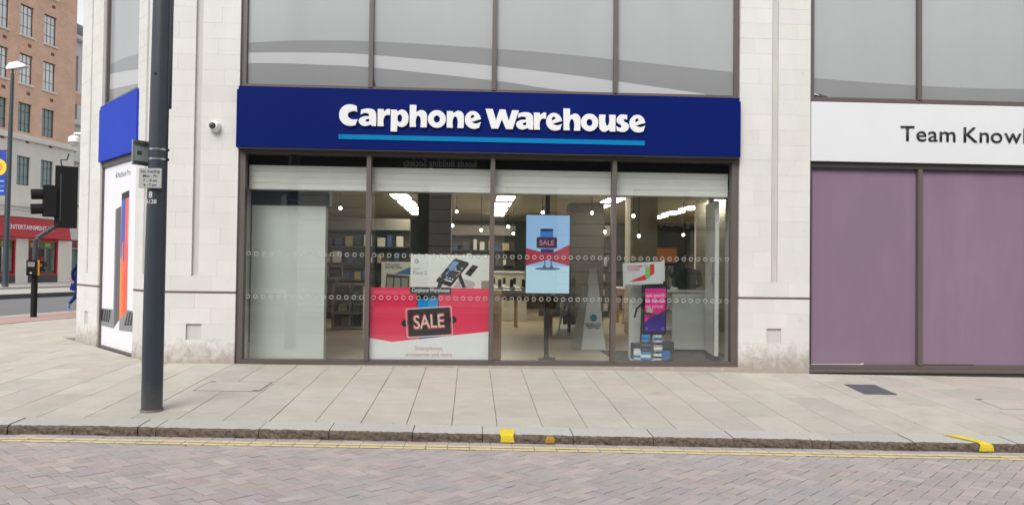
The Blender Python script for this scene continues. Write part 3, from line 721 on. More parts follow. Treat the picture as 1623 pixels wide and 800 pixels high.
# ---- fascia signs
sg = empty('shop_sign', (0, 0, 0), label='long navy fascia sign with bold white lettering above the shopfront', cat='sign')
build('panel', MB().box(-3.318, 3.866, -.10, .03, 3.034, 3.845, c=.004), signblue, sg)
build('top_lip', MB().box(-3.30, 3.85, -.085, .04, 3.846, 3.895), signblue, sg)
build('under_tray', MB().box(-3.30, 3.85, -.09, .034, 3.018, 3.0335), frame_dark, sg)
build('underline_bar', MB().box(-1.898, 2.461, -.112, -.10, 3.172, 3.240), cyanbar, sg)
G = {
 'C': [[(250, 110, 1), (258, 175, 1), (215, 166, 0), (166, 200, 0), (195, 238, 0), (262, 240, 1), (241, 305, 1), (172, 312, 0), (103, 275, 0), (77, 200, 0), (108, 125, 0), (180, 95, 0)]],
 'a': [[(290, 150, 1), (370, 137, 0), (428, 160, 0), (442, 215, 0), (442, 314, 1), (394, 314, 1), (388, 300, 1), (330, 316, 0), (280, 294, 0), (268, 257, 0), (300, 222, 0), (366, 211, 1), (364, 197, 0), (335, 187, 0), (283, 203, 1)],
       [(340, 256, 0), (368, 243, 1), (368, 262, 0), (350, 267, 0)]],
 'r': [[(450, 143, 1), (512, 143, 1), (516, 166, 1), (545, 142, 0), (578, 143, 1), (575, 210, 1), (538, 208, 0), (518, 232, 0), (516, 318, 1), (450, 318, 1)]],
 'p': [[(580, 150, 1), (640, 150, 1), (645, 166, 1), (690, 147, 0), (740, 175, 0), (757, 235, 0), (740, 297, 0), (690, 325, 0), (649, 313, 1), (647, 370, 1), (578, 370, 1)],
       [(649, 235, 0), (655, 208, 0), (669, 201, 0), (682, 211, 0), (687, 235, 0), (682, 261, 0), (668, 271, 0), (654, 262, 0)]],
 'h': [[(762, 103, 1), (832, 103, 1), (832, 172, 1), (885, 152, 0), (929, 182, 0), (937, 235, 0), (935, 328, 1), (867, 328, 1), (866, 235, 0), (850, 214, 0), (833, 235, 0), (831, 326, 1), (762, 326, 1)]],
 'o': [[(1031, 155, 0), (1094, 181, 0), (1122, 245, 0), (1094, 309, 0), (1031, 335, 0), (968, 309, 0), (940, 245, 0), (968, 181, 0)],
       [(1031, 213, 0), (1051, 224, 0), (1058, 245, 0), (1051, 267, 0), (1031, 277, 0), (1011, 267, 0), (1004, 245, 0), (1011, 224, 0)]],
 'n': [[(1125, 165, 1), (1188, 165, 1), (1192, 182, 1), (1245, 160, 0), (1290, 187, 0), (1299, 240, 0), (1297, 336, 1), (1229, 336, 1), (1228, 243, 0), (1210, 223, 0), (1194, 243, 0), (1192, 335, 1), (1125, 335, 1)]],
 'e': [[(1385, 163, 0), (1443, 190, 0), (1470, 246, 1), (1377, 274, 1), (1412, 286, 0), (1468, 268, 1), (1449, 333, 1), (1390, 345, 0), (1330, 318, 0), (1303, 255, 0), (1326, 190, 0)],
       [(1365, 238, 1), (1372, 212, 0), (1387, 207, 0), (1397, 221, 1)]],
 'W': [[(35, 135, 1), (105, 135, 1), (135, 232, 1), (165, 138, 1), (222, 138, 1), (252, 237, 1), (280, 142, 1), (348, 143, 1), (292, 323, 1), (225, 323, 1), (189, 240, 1), (158, 322, 1), (92, 321, 1)]],
 'u': [[(1085, 183, 1), (1150, 183, 1), (1152, 268, 0), (1164, 284, 0), (1176, 268, 0), (1178, 183, 1), (1243, 183, 1), (1243, 343, 1), (1185, 343, 1), (1180, 328, 1), (1135, 348, 0), (1095, 325, 0), (1085, 270, 0)]],
 's': [[(1352, 185, 1), (1350, 233, 1), (1320, 227, 0), (1322, 240, 0), (1360, 266, 0), (1368, 303, 0), (1345, 335, 0), (1300, 346, 0), (1250, 335, 1), (1247, 287, 1), (1290, 299, 0), (1291, 284, 0), (1256, 262, 0), (1248, 228, 0), (1270, 190, 0), (1308, 178, 0)]],
}
S2, S3 = 6.242, 5.796
base = {'C': 309, 'a': 314, 'r': 318, 'p': 321, 'h': 326, 'o': 331, 'n': 335, 'e': 339, 'W': 322, 'u': 341, 's': 342}
scl = {c: (S3 if c in 'Wus' else S2) for c in G}
PXM = .008988
def glyph_mesh(ch, depth):
    c = bpy.data.curves.new('glyph', 'CURVE'); c.dimensions = '2D'; c.fill_mode = 'BOTH'; c.extrude = depth/2; c.bevel_depth = .003; c.offset = -.007; c.bevel_resolution = 1; c.resolution_u = 6
    xmin = min(p[0] for p in G[ch][0]); k = PXM/scl[ch]
    for con in G[ch]:
        s = c.splines.new('BEZIER'); s.bezier_points.add(len(con)-1); s.use_cyclic_u = True
        for bp, (x, y, v) in zip(s.bezier_points, con):
            bp.co = ((x-xmin)*k, (base[ch]-y)*k, 0); bp.handle_left_type = bp.handle_right_type = 'VECTOR' if v else 'AUTO'
    o = bpy.data.objects.new('glyph', c); me = bpy.data.meshes.new_from_object(o); bpy.data.objects.remove(o); bpy.data.curves.remove(c)
    me.materials.clear(); me.materials.append(lettering_w); return me
gm = {}
lay = [('C', 525+77/S2), ('a', 525+268/S2), ('r', 525+450/S2), ('p', 525+578/S2), ('h', 525+762/S2), ('o', 525+940/S2), ('n', 525+1125/S2), ('e', 525+1303/S2),
       ('W', 760+35/S3), ('a', 760+318/S3), ('r', 760+481/S3), ('e', 760+594/S3), ('h', 760+754/S3), ('o', 760+914/S3), ('u', 760+1085/S3), ('s', 760+1247/S3), ('e', 760+1368/S3)]
for ch, u in lay:
    if ch not in gm: gm[ch] = glyph_mesh(ch, .03)
    o = link('letter', gm[ch], sg); o.rotation_euler = (R(90), 0, 0); o.location = (-1.898+(u-537)*PXM, -.117, 3.357)
sg2 = empty('corner_sign', label='plain blue fascia panel coloured as strongly lit on the angled corner', cat='sign')
build('panel', MB().box(-2.755, -.79, -.03, .03, 3.06, 3.93, T=TC), cornerblue_lit, sg2)
build('top_lip', MB().box(-2.74, -.80, -.02, .04, 3.931, 3.985, T=TC), cornerblue_lit, sg2)
sg3 = empty('neighbour_sign', label='long white fascia sign with plain black lettering over the purple window', cat='sign')
build('panel', MB().box(4.951, 12.2, -.03, .03, 3.012, 3.885, c=.003), signwhite, sg3)
build('top_edge', MB().box(4.951, 12.2, -.02, .04, 3.886, 3.896), mat('magenta_edge', (.10, .02, .09), .5), sg3)
FT = FR((0, -.031, 0))
me = text_mesh('Team Know', .228, weight=.008, fit=1.835, align='LEFT'); 
xcur = 6.29
def letters(word, cap, F, x, y, m, parent, k, weight=.0, sp=1.0):
    """each character as its own piece; advance measured from the built-in font"""
    for ch in word:
        if ch == ' ': x += cap*.38*k; continue
        m1 = text_mesh(ch, cap, weight=weight, align='LEFT', sx=k); m1.materials.append(m)
        wd = max(v.co.x for v in m1.vertices)
        b = bmesh.new(); b.from_mesh(m1)
        g = bmesh.ops.extrude_face_region(b, geom=b.faces[:]); bmesh.ops.translate(b, verts=[q for q in g['geom'] if isinstance(q, bmesh.types.BMVert)], vec=(0, 0, .012)); bmesh.ops.recalc_face_normals(b, faces=b.faces[:])
        b.to_mesh(m1); b.free(); m1.transform(F @ Matrix.Translation((x, y, 0)))
        link('letter', m1, parent); x += wd+cap*.105*sp
    return x
letters('Team Knowhow', .222, FT, 6.29, 3.335, black, sg3, 1.13, weight=.0015, sp=1.4)

# ================================================================== SHOP INTERIOR
IY = 15.0
floor_m = mat('vinyl_floor', (.40, .325, .215), .35, var=.08, scale=.8)
carpet = mat('grey_carpet', (.075, .075, .078), .9, var=.15, scale=20)
ceil_m = mat('ceiling_paint', (.46, .40, .28), .85)
wall_m = mat('interior_wall', (.22, .20, .165), .8, var=.05)
dark_wall = mat('dark_wall', (.085, .074, .056), .7, var=.12)
wood = mat('light_wood', (.42, .25, .15), .5, var=.12, scale=3, stretch=(1, 1, 8))
greyw = mat('pale_laminate', (.62, .63, .62), .45, var=.02)
cream = mat('cream_board', (.52, .48, .38), .6)
navy = mat('navy_board', (.02, .022, .05), .5)
lampw = mat('light_panel', (1, 1, 1), .5, emit=(1, .95, .82), es=14.0)
bulbm = mat('bulb', (1, 1, 1), .5, emit=(1, .95, .84), es=16.0)
metal_d = mat('dark_metal', (.03, .03, .032), .35, metal=.6)
chrome = mat('brushed_steel', (.45, .45, .46), .3, metal=.9)
bx('shop_floor', floor_m, None, -4.3, 11.9, .17, IY, -.2, -.006, kind='structure')
bx('carpet', carpet, None, 2.2, 4.2, .18, 2.0, -.004, .0, kind='structure')
bx('shop_ceiling', ceil_m, None, -4.3, 11.9, .75, IY, 2.97, 3.05, kind='structure')
bx('wall_back', dark_wall, None, -4.3, 11.9, IY, IY+.2, -.2, 3.05, kind='structure')
bx('wall_left', wall_m, None, -4.5, -4.3, 1.0, IY, -.2, 3.05, kind='structure')
bx('wall_right', wall_m, None, 11.9, 12.1, .2, IY, -.2, 3.05, kind='structure')
bx('partition_purple', dark_wall, None, 4.95, 11.9, .62, .72, -.2, 3.0, kind='structure')
bh = empty('window_bulkhead', kind='structure')
bulk_m = mat('shutter_white', (.74, .735, .70), .6, var=.05)
bx('bulkhead_back', dark_wall, bh, -3.3, 3.88, .42, .74, 2.52, 3.04)
for i in range(4):
    bx('shutter_slat', bulk_m, bh, -3.215, 3.785, .205-.003*(i % 2), .42, 2.482+.086*i, 2.565+.086*i)
bx('header_board', mat('header_dark', (.03, .032, .032), .6), bh, -3.28, 3.87, .40, .42, 2.83, 3.04)

lp = empty('cladding_panel', label='tall pale grey board standing behind the pane next to the lamp post pier', cat='panel')
bx('board', mat('pale_green_board', (.66, .70, .67), .6, var=.03), lp, -3.24, -2.17, .48, .66, -.004, 2.268, c=.004)
bx('top_cap', navy, lp, -3.26, -2.12, .48, .70, 2.27, 2.86)
bx('skirting', greyw, lp, -3.24, -2.17, .472, .48, 0, .06)
ps = empty('side_glazing', kind='structure'); bx('side_frame', greyw, ps, -3.31, -3.27, .18, .5, 0, 2.5)

# light panels: a regular grid in the ceiling
li = 0
for x in (-1.61, .74, 3.19, 5.52):
    for y in (5.7, 7.45, 9.2, 10.95):
        nm = {-1.61: 'over the red sale poster', .74: 'beside the hanging screen', 3.19: 'over the white pyramid stand', 5.52: 'over the service counter'}[x]
        od = {5.7: 'nearest', 7.45: 'second', 9.2: 'third', 10.95: 'farthest'}[y]
        e = empty('ceiling_light', (x, y+.55, 2.96), label='%s glowing panel in the ceiling row %s' % (od, nm), cat='ceiling light', group='ceiling light panels')
        bx('diffuser', lampw, e, -.19, .19, -.52, .52, -.018, .0); bx('trim', white, e, -.21, .21, -.54, .54, -.006, .009)
bulbs = [(-2.6, 4.2, 2.52, 'by the mullion above the desk'), (-.35, 6.0, 2.62, 'high between the light rows'), (-.45, 6.4, 2.33, 'just right of the dark column top'), (-.88, 8.0, 2.42, 'upper end of the slanting bulb row'),
         (-.8, 7.4, 2.24, 'second in the slanting bulb row'), (-.72, 7.2, 2.14, 'third in the slanting bulb row'), (-.58, 7.0, 2.0, 'lowest in the slanting bulb row'), (.2, 6.0, 2.22, 'close to the middle mullion'),
         (.75, 5.0, 2.25, 'at the left edge of the screen pane'), (1.05, 8.5, 2.26, 'small one beyond the screen'), (1.4, 4.2, 2.50, 'right above the screen'), (2.55, 5.2, 2.58, 'at the end of the third light row'),
         (2.9, 5.6, 2.2, 'under the third light row'), (3.1, 3.6, 2.42, 'left of the cream column'), (3.3, 4.0, 2.05, 'low beside the cream column'), (4.9, 6.5, 2.2, 'over the service counter'),
         (5.15, 6.2, 2.3, 'right of the one over the counter'), (5.7, 6.4, 2.2, 'near the white door'), (5.35, 6.0, 2.06, 'lowest by the service counter')]
for x, y, z, wd in bulbs:
    e = empty('pendant_bulb', (x, y, z), label='small glowing bulb %s' % wd, cat='pendant lamp', group='pendant bulbs in the shop')
    build('globe', MB().sphere((0, 0, 0), .031, 12, 8), bulbm, e, True); build('cord', MB().tube([(0, 0, .05), (0, 0, 2.97-z)], .006, 5), black, e)
    build('cap', MB().tube([(0, 0, .04), (0, 0, .10)], .022, 8), metal_d, e)

# ---- big red sale board
FS = FR((0, .118, 0))
sb = empty('sale_poster', label='large red and white sale poster board at the foot of the second pane', cat='poster')
flat('board', [rect(-1.462, .272, .06, 1.088)], mat('poster_red', srgb(240, 48, 92), .5), FS, -.012, 0, sb)
flat('white_wedge', [[(-1.462, .062), (.272, .062), (.272, .47), (-1.13, .31), (-1.462, .365)]], mat('poster_white2', (.86, .875, .89), .5), FS, 0, .002, sb)
cxs = -.60
flat('printed_phone', [xf(rrect(-.155, .155, -.37, .37, .03), 1, cxs-.01, .645, R(4))], dkp, FS, 0, .002, sb)
flat('printed_phone_screen', [xf(rect(-.145, .145, .1, .29), 1, cxs-.01, .645, R(4))], plain('print_cyan', (20, 150, 225), .45), FS, .002, .003, sb)
flat('printed_phone_foot', [xf(rect(-.145, .145, -.31, -.1), 1, cxs-.01, .645, R(4))], plain('print_indigo', (50, 45, 150), .45), FS, .002, .003, sb)
flat('white_wedge_front', [[(-1.1, .20), (.0, .20), (.0, .437), (-1.1, .312)]], MC['poster_white2'], FS, .003, .004, sb)
flat('marquee', [xf(rrect(-.30, .30, -.19, .19, .02), 1, cxs, .60, R(4))], dkp, FS, .004, .006, sb)
flat('marquee_bolt', [circ(cxs-.35, .58, .05, 14), circ(cxs+.34, .635, .05, 14)], dkp, FS, .004, .006, sb)
bul = mat('print_bulb', (.78, .62, .60), .45)
ds = []
for i in range(26):
    t = (i+.5)/26; ds += [(-.32+.64*t, .205), (-.32+.64*t, -.205)]
for i in range(14):
    t = (i+.5)/14; ds += [(-.325, -.2+.4*t), (.325, -.2+.4*t)]
flat('printed_bulbs', [xf(circ(x, y, .0115, 8), 1, cxs, .60, R(4)) for x, y in ds], bul, FS, .006, .0075, sb, kind='stuff')
txt('lettering', 'SALE', .20, plain('print_rose', (205, 60, 75), .45), FS, cxs, .51, sb, z=.0075, rot=R(4), weight=.04, fit=.46)
txt('lettering', 'SALE', .185, plain('print_pale', (235, 215, 205), .45), FS, cxs, .517, sb, z=.0085, rot=R(4), weight=.008, fit=.43)
rose = plain('print_rose_text', (214, 130, 150), .5)
txt('lettering', 'Smartphones,', .062, rose, FS, -.60, .195, sb, z=.0055, fit=.41)
txt('lettering', 'accessories and more', .062, rose, FS, -.60, .105, sb, z=.0055, fit=.66)
st_ = empty('name_strip', label='small dark strip with white lettering on top of the red sale poster', cat='sign')
flat('strip', [rect(-.88, -.292, 1.005, 1.10)], plain('strip_slate', (40, 48, 66), .5), FS, .002, .009, st_)
txt('lettering', 'Carphone Warehouse', .055, lettering_w, FS, -.585, 1.032, st_, z=.0095, weight=.022, fit=.54)
# ---- phone poster behind it
FP = FR((0, .27, 0))
pp = empty('phone_poster', label='white phone poster with a tilted black handset above the red sale poster', cat='poster')
pw = mat('poster_cream', (.84, .85, .80), .5)
flat('board', [rect(-.891, .268, .02, 1.57)], pw, FP, -.02, 0, pp)
def pq(x, y): return (-.891+x/1450*145*.00921-.104, 1.605-y/800*80*.00945)
def pql(*a): return [pq(x, y) for x, y in a]
flat('printed_handset', [pql((520, 430), (800, 100), (830, 92), (1025, 150), (1035, 180), (760, 520), (735, 530), (525, 455))], dkp, FP, 0, .002, pp)
flat('printed_screen', [pql((560, 420), (800, 125), (995, 180), (740, 480))], plain('ps_dark', (38, 46, 70), .4), FP, .002, .003, pp)
flat('printed_sky', [pql((800, 125), (880, 148), (760, 290), (700, 240)), pql((690, 300), (740, 260), (690, 340), (650, 350))], plain('ps_blue', (120, 165, 215), .4), FP, .003, .004, pp)
flat('printed_icons', [pql((650, 405), (775, 440), (765, 460), (650, 425)), pql((790, 265), (910, 290), (905, 300), (785, 275))]+[circ(*pq(x, y), .012, 8) for x, y in ((590, 370), (690, 385), (735, 398), (778, 412), (925, 245), (825, 245))], white, FP, .004, .005, pp)
flat('printed_bird', [pql((820, 370), (900, 300), (890, 325), (835, 375))], plain('ps_orange', (228, 160, 50), .4), FP, .004, .005, pp)
flat('printed_legs', [pql((560, 440), (640, 340), (650, 420), (590, 552), (530, 552)), pql((880, 330), (915, 340), (990, 540), (940, 545), (870, 400))], plain('ps_char', (32, 32, 36), .4), FP, .0025, .0035, pp)
flat('printed_back', [pql((970, 330), (1095, 185), (1185, 210), (1060, 370))], plain('ps_blk', (22, 22, 24), .35), FP, .001, .002, pp)
flat('printed_case', [pql((790, 530), (860, 430), (960, 400), (1120, 450), (1140, 500), (1100, 550), (800, 552))], plain('ps_light', (190, 192, 194), .4), FP, .0005, .0015, pp)
flat('printed_label', [pql((1235, 430), (1370, 430), (1370, 552), (1235, 552))], plain('ps_kh', (150, 146, 132), .5), FP, .0005, .0015, pp)
# ring-shaped letter mark in the poster corner, four colours
for k, (a0, a1, cc) in enumerate(((40, 140, (200, 80, 70)), (140, 215, (215, 175, 70)), (215, 310, (95, 150, 95)), (310, 360, (90, 120, 190)))):
    c0 = pq(205, 140); pts = [(c0[0]+.030*math.cos(R(a0+(a1-a0)*i/6)), c0[1]+.033*math.sin(R(a0+(a1-a0)*i/6))) for i in range(7)]+[(c0[0]+.019*math.cos(R(a1-(a1-a0)*i/6)), c0[1]+.021*math.sin(R(a1-(a1-a0)*i/6))) for i in range(7)]
    flat('printed_mark', [pts]+([rect(c0[0], c0[0]+.031, c0[1]-.005, c0[1]+.006)] if k == 3 else []), plain('mk%d' % k, cc, .5), FP, 0, .002, pp)
pt = plain('print_pale_grey', (128, 132, 130), .5)
txt('lettering', 'from', .034, pt, FP, pq(205, 275)[0], pq(225, 275)[1], pp, z=.002)
txt('lettering', 'Pixel 2', .052, pt, FP, pq(260, 345)[0], pq(260, 345)[1], pp, z=.002)
# ---- cream accessory board with cases
FB = FR((0, .62, 0))
ab = empty('accessory_board', label='cream accessory board with a blue wedge and three phone cases behind the red poster', cat='poster')
flat('board', [rect(-1.355, -.80, .0, 1.462)], cream, FB, -.03, 0, ab)
flat('blue_wedge', [[(-1.16, 1.28), (-.80, 1.44), (-.80, 1.30), (-.95, 1.27)]], plain('wedge_blue', (52, 100, 140), .5), FB, 0, .003, ab)
flat('case_tray', [[(-1.30, 1.0), (-.94, 1.0), (-.94, 1.25), (-1.28, 1.28)]], plain('tray_dark', (62, 60, 54), .5), FB, 0, .002, ab)
for i in range(3): flat('phone_case', [rrect(-1.27+.11*i, -1.18+.11*i, 1.0, 1.22, .015)], plain('case_grey', (140, 138, 125), .45), FB, .002, .02, ab)
txt('lettering', 'THE LATEST', .028, dkp, FB, -1.30, 1.40, ab, align='LEFT', weight=.015); txt('lettering', 'PROTECTION', .028, dkp, FB, -1.30, 1.36, ab, align='LEFT', weight=.015)
# ---- desk with computer and cubby shelf (first pane)
dk_ = empty('display_shelf', (-2.69, 5.9, 0), label='wooden open cubby shelf behind the pale board', cat='shelf')
bx('top', wood, dk_, -.36, .36, 0, .45, .95, .995); bx('end_panel', wood, dk_, -.36, -.30, .0, .45, 0, .95); bx('end_panel', greyw, dk_, .30, .33, 0, .45, 0.02, .95)
for z in (.02, .34, .64): bx('shelf_board', greyw, dk_, -.30, .30, .01, .45, z, z+.03)
bx('divider', greyw, dk_, .02, .045, .02, .45, .05, .95); bx('back_panel', MC['tray_dark'], dk_, -.30, .30, .43, .45, .05, .95)
for (x, z, w_, h_, m_) in ((-.22, .37, .18, .17, cream), (.1, .37, .15, .2, MC['case_grey']), (-.2, .67, .15, .2, MC['tray_dark']), (.1, .67, .16, .15, greyw), (-.15, .05, .2, .2, MC['case_grey'])): bx('stock_box', m_, dk_, x, x+w_, .06, .3, z, z+h_)
pc = empty('desktop_computer', (-2.97, 5.95, .995), label='dark-screened desktop computer standing on the wooden cubby shelf', cat='computer')
build('screen', MB().prism([(-.17, .12), (.15, .12), (.13, .40), (-.19, .40)], .0, .025), greyw, pc); build('display', MB().prism([(-.15, .14), (.13, .14), (.112, .38), (-.17, .38)], -.004, -.001), dkp, pc)
build('stand', MB().prism([(-.05, .0), (.05, .0), (.03, .2), (-.03, .2)], .03, .05), chrome, pc); build('foot', MB().box(-.09, .09, -.03, .12, .001, .012), chrome, pc)
bx('pale_partition', greyw, None, -2.05, -1.75, 9.0, 9.1, 0, 2.3, label='narrow pale partition deep in the shop beyond the cubby shelf', cat='partition')
# ---- digital screen on a pole
ds_ = empty('digital_screen', (1.166, .8, 0), label='bright blue digital sale screen hung on a black floor-to-ceiling pole', cat='screen')
build('pole', MB().tube([(-.0, .04, .02), (-.0, .04, 2.97)], .036, 12), metal_d, ds_, True)
build('base', MB().lathe([(.001, .0), (.14, .0), (.14, .012), (.05, .025), (.036, .05)], 24), metal_d, ds_, True)
build('casing', MB().box(-.345, .345, -.035, .03, 1.0, 2.218, c=.006), dkp, ds_)
FD = FR((0, -.037, 0))
def em(name, rgb, s=1.0): return mat(name, (.02, .02, .02), .25, emit=srgb(*rgb), es=s)
flat('display', [rect(-.335, .335, 1.01, 2.208)], em('scr_blue', (150, 190, 232), .62), FD, 0, .002, ds_)
flat('display_lower', [rect(-.335, .335, 1.01, 1.42)], em('scr_pale', (185, 222, 236), .62), FD, .002, .003, ds_)
flat('ribbon', [[(-.335, 1.43), (-.335, 1.70), (-.10, 1.64), (.1, 1.64), (.335, 1.76), (.335, 1.43), (.0, 1.52)]], em('scr_red', (170, 38, 62), .6), FD, .003, .004, ds_)
flat('figure_head', [rrect(-.12, .08, 1.84, 1.98, .02)], em('scr_cyan', (45, 120, 210), .55), FD, .004, .005, ds_)
flat('figure_cap', [rrect(-.12, .08, 1.96, 2.0, .015)], em('scr_nav', (30, 34, 48), .5), FD, .005, .006, ds_)
flat('marquee', [rrect(-.175, .14, 1.70, 1.87, .02)], em('scr_dark', (66, 30, 52), .5), FD, .005, .006, ds_)
flat('figure_waist', [rrect(-.11, .09, 1.63, 1.69, .01)], em('scr_indigo', (60, 36, 120), .5), FD, .005, .006, ds_)
txt('lettering', 'SALE', .075, em('scr_text', (190, 120, 160), .6), FD, -.017, 1.747, ds_, z=.007, weight=.02)
flat('figure_legs', [rect(-.055, -.035, 1.42, 1.52), rect(.045, .065, 1.42, 1.52), circ(.0, 1.385, .20, 18, .022), rrect(-.075, -.02, 1.385, 1.43, .012), rrect(.03, .085, 1.385, 1.43, .012)], em('scr_slate', (92, 112, 140), .55), FD, .004, .005, ds_)
# ---- wooden end panel beside the mullion
we = empty('wood_plinth', (.41, .75, 0), label='narrow tan wooden plinth beside the middle mullion', cat='plinth'); bx('body', wood, we, -.10, .055, 0, .4, 0, 1.03, c=.004); bx('top', cream, we, -.10, .055, .0, .4, 1.031, 1.045)
# ---- white pyramid stand
ob = empty('pyramid_stand', (2.07, 2.25, 0), label='tall tapering white pyramid display stand with a teal round badge', cat='display stand')
def frustum(mb, x0, x1, y0, y1, z0, X0, X1, Y0, Y1, z1):
    vs = [(x0, y0, z0), (x1, y0, z0), (x1, y1, z0), (x0, y1, z0), (X0, Y0, z1), (X1, Y0, z1), (X1, Y1, z1), (X0, Y1, z1)]
    return mb.add(vs, [(3, 2, 1, 0), (4, 5, 6, 7), (0, 1, 5, 4), (1, 2, 6, 5), (2, 3, 7, 6), (3, 0, 4, 7)])
build('body', frustum(MB(), -.17, .25, -.15, .2, .0, .0, .10, .0, .06, 1.4), greyw, ob)
build('side_wing', frustum(MB(), -.30, -.17, -.05, .25, 0, -.12, -.02, .02, .1, 1.1), MC['case_grey'], ob)
FO = FR((.04, -.155, .0), (1, 0, 0), (0, .105, 1.0))
flat('badge', [circ(0, .55, .062, 18)], plain('teal', (30, 130, 150), .5), FO, .0, .004, ob)
for i, t_ in enumerate(('GET THE LATEST', 'SMARTPHONE', 'EVERY YEAR')): txt('lettering', t_, .026, dkp, FO, .0, .43-.035*i, ob, z=.003, weight=.015)
# ---- accessory racks along the middle and right
def rack(x, y, rz_, label, n=3, h=1.5, L=2.2):
    e = empty('accessory_rack', (x, y, 0), rz_, label=label, cat='rack')
    bx('back_board', MC['tray_dark'], e, -.03, .03, 0, L, .05, h)
    rr = random.Random(int(x*100)+int(y*10))
    bx('base', greyw, e, -.25, .25, 0, L, 0, .12)
    for k in range(2): build('rail', MB().tube([(-.2, .1+L*.8*k, .12), (-.06, .1+L*.8*k, h+.1)], .012, 6), chrome, e)
    for i in range(n):
        for j in range(int(L/.22)):
            c = rr.choice([(60, 60, 62), (110, 108, 104), (150, 150, 148), (90, 70, 60), (70, 84, 104), (170, 165, 150)])
            z = .25+i*.36+rr.uniform(0, .05)
            for sd in (-1, 1): bx('accessory_pack', plain('pack%d_%d_%d' % c, c, .5), e, sd*.05 if sd > 0 else -.12, .12 if sd > 0 else -.05, .06+j*.22, .06+j*.22+.13, z, z+rr.uniform(.16, .24))
    return e
rack(1.95, 4.2, R(-8), 'dark accessory rack hung with packets behind the white pyramid stand', 3, 1.45)
rack(-.95, 7.5, R(6), 'dark accessory rack of packets deep behind the phone poster', 3, 1.35)
rack(4.35, 6.4, R(-20), 'dark accessory rack of packets beyond the cream column', 3, 1.4)
cc = empty('long_counter', (1.0, 9, 0), label='long cream sales counter deep in the shop left of the hanging screen', cat='counter')
bx('body', cream, cc, -1.3, .45, 0, .7, 0, 1.25, c=.01); bx('top', greyw, cc, -1.34, .49, -.04, .74, 1.251, 1.30)
bw = empty('wall_display', (0, IY-.04, 0), label='dark wall of shelves with small lit price cards at the very back of the shop', cat='shelving')
rr = random.Random(21)
for i in range(3): bx('shelf_board', MC['tray_dark'], bw, -4, 10, -.35, -.01, .7+.55*i, .73+.55*i)
for i in range(46):
    x = -3.8+.3*i; lvl = rr.choice([.73, 1.28, 1.83]); w_ = rr.uniform(.1, .22); c = rr.choice([(60, 62, 66), (110, 108, 100), (90, 60, 50), (140, 140, 135), (50, 60, 80)])
    bx('stock_box', plain('bk%d_%d_%d' % c, c, .5), bw, x, x+w_, -.3, -.08, lvl, lvl+rr.uniform(.15, .35))
bx('orange_poster', plain('poster_orange', (205, 120, 50), .5), bw, 6.2, 6.95, -.4, -.36, 1.62, 2.12)
col_ = bx('square_column', mat('column_cream', (.66, .60, .42), .7, var=.04), None, 3.34, 3.92, 5.0, 5.55, 0, 2.97, c=.02, label='square cream column between the light rows and the service counter', cat='column')
dc = bx('square_column', dark_wall, None, -1.15, -.45, 5.2, 5.8, 0, 2.97, c=.02, label='dark square column in the shop behind the phone poster', cat='column')
dc2 = bx('square_column', dark_wall, None, 2.35, 3.2, 7.4, 8.0, 0, 2.97, c=.02, label='dark square column behind the white pyramid stand', cat='column')
# ---- phone standee, card, boxes
sd = empty('phone_standee', (2.74, .74, 0), label='pink and purple phone-shaped standee with black arms', cat='standee')
bx('backing_column', greyw, sd, -.27, .22, .16, .24, .01, 1.46)
build('base', MB().lathe([(.001, 0), (.30, 0), (.30, .018), (.28, .022), (.001, .022)], 28, T=Matrix.Diagonal((1, .75, 1, 1))), greyw, sd, True)
FH = FR((.075, -.10, .78), (1, .12, 0), (.02, 0, 1))
flat('phone_body', [rrect(-.185, .185, -.39, .39, .035)], dkp, FH, -.03, 0, sd)
flat('phone_screen', [rect(-.165, .165, -.335, .325)], plain('standee_purple', (66, 44, 148), .4), FH, 0, .002, sd)
flat('pink_field', [[(-.165, .325), (.165, .325), (.165, .0), (-.0, -.09), (-.1, -.14), (-.165, -.20)]], plain('standee_pink', (226, 44, 142), .4), FH, .002, .0035, sd)
for i, t_ in enumerate(("we won't", 'be beaten', 'on price!')): txt('lettering', t_, .055, plain('standee_text', (246, 190, 224), .5), FH, -.155, .19-.082*i, sd, z=.004, align='LEFT', weight=.016)
flat('face_button', [circ(-.09, -.02, .05, 16)], cream, FH, .0035, .008, sd); flat('corner_icon', [circ(-.13, -.29, .022, 12), circ(.13, -.29, .022, 12)], plain('standee_icon', (120, 100, 210), .5), FH, .002, .004, sd)
build('arm', MB().tube([(-.13, -.11, .86), (-.22, -.16, .80), (-.25, -.14, .66)], .016, 8), dkp, sd, True); build('arm', MB().tube([(-.12, -.14, .74), (.1, -.17, .70), (.2, -.16, .74), (.29, -.13, .80)], .014, 8), dkp, sd, True)
for x in (-.02, .13): build('leg', MB().tube([(x, -.06, .40), (x+.01, -.06, .22), (x-.02, -.08, .03)], .018, 8), dkp, sd, True)
tc = empty('tent_card', (2.62, .60, 0), label='white card with a red diagonal arrow above the phone standee', cat='sign')
FK = FR((0, 0, 1.33), (1, .0, .05), (-.03, 0, 1))
flat('card', [rect(-.315, .30, -.165, .17)], signwhite, FK, -.02, 0, tc); flat('card_edge', [rect(.302, .335, -.13, .19)], greyw, FK, -.06, -.02, tc)
flat('red_arrow', [[(-.23, -.12), (.02, -.02), (.02, -.1)], [(.02, -.1), (.02, -.02), (.10, .04), (.10, .13), (.17, .145), (.17, .0)]], plain('card_red', (206, 40, 52), .5), FK, 0, .003, tc)
flat('green_patch', [rrect(.03, .10, -.07, .10, .012)], plain('card_green', (120, 190, 110), .5), FK, .003, .005, tc)
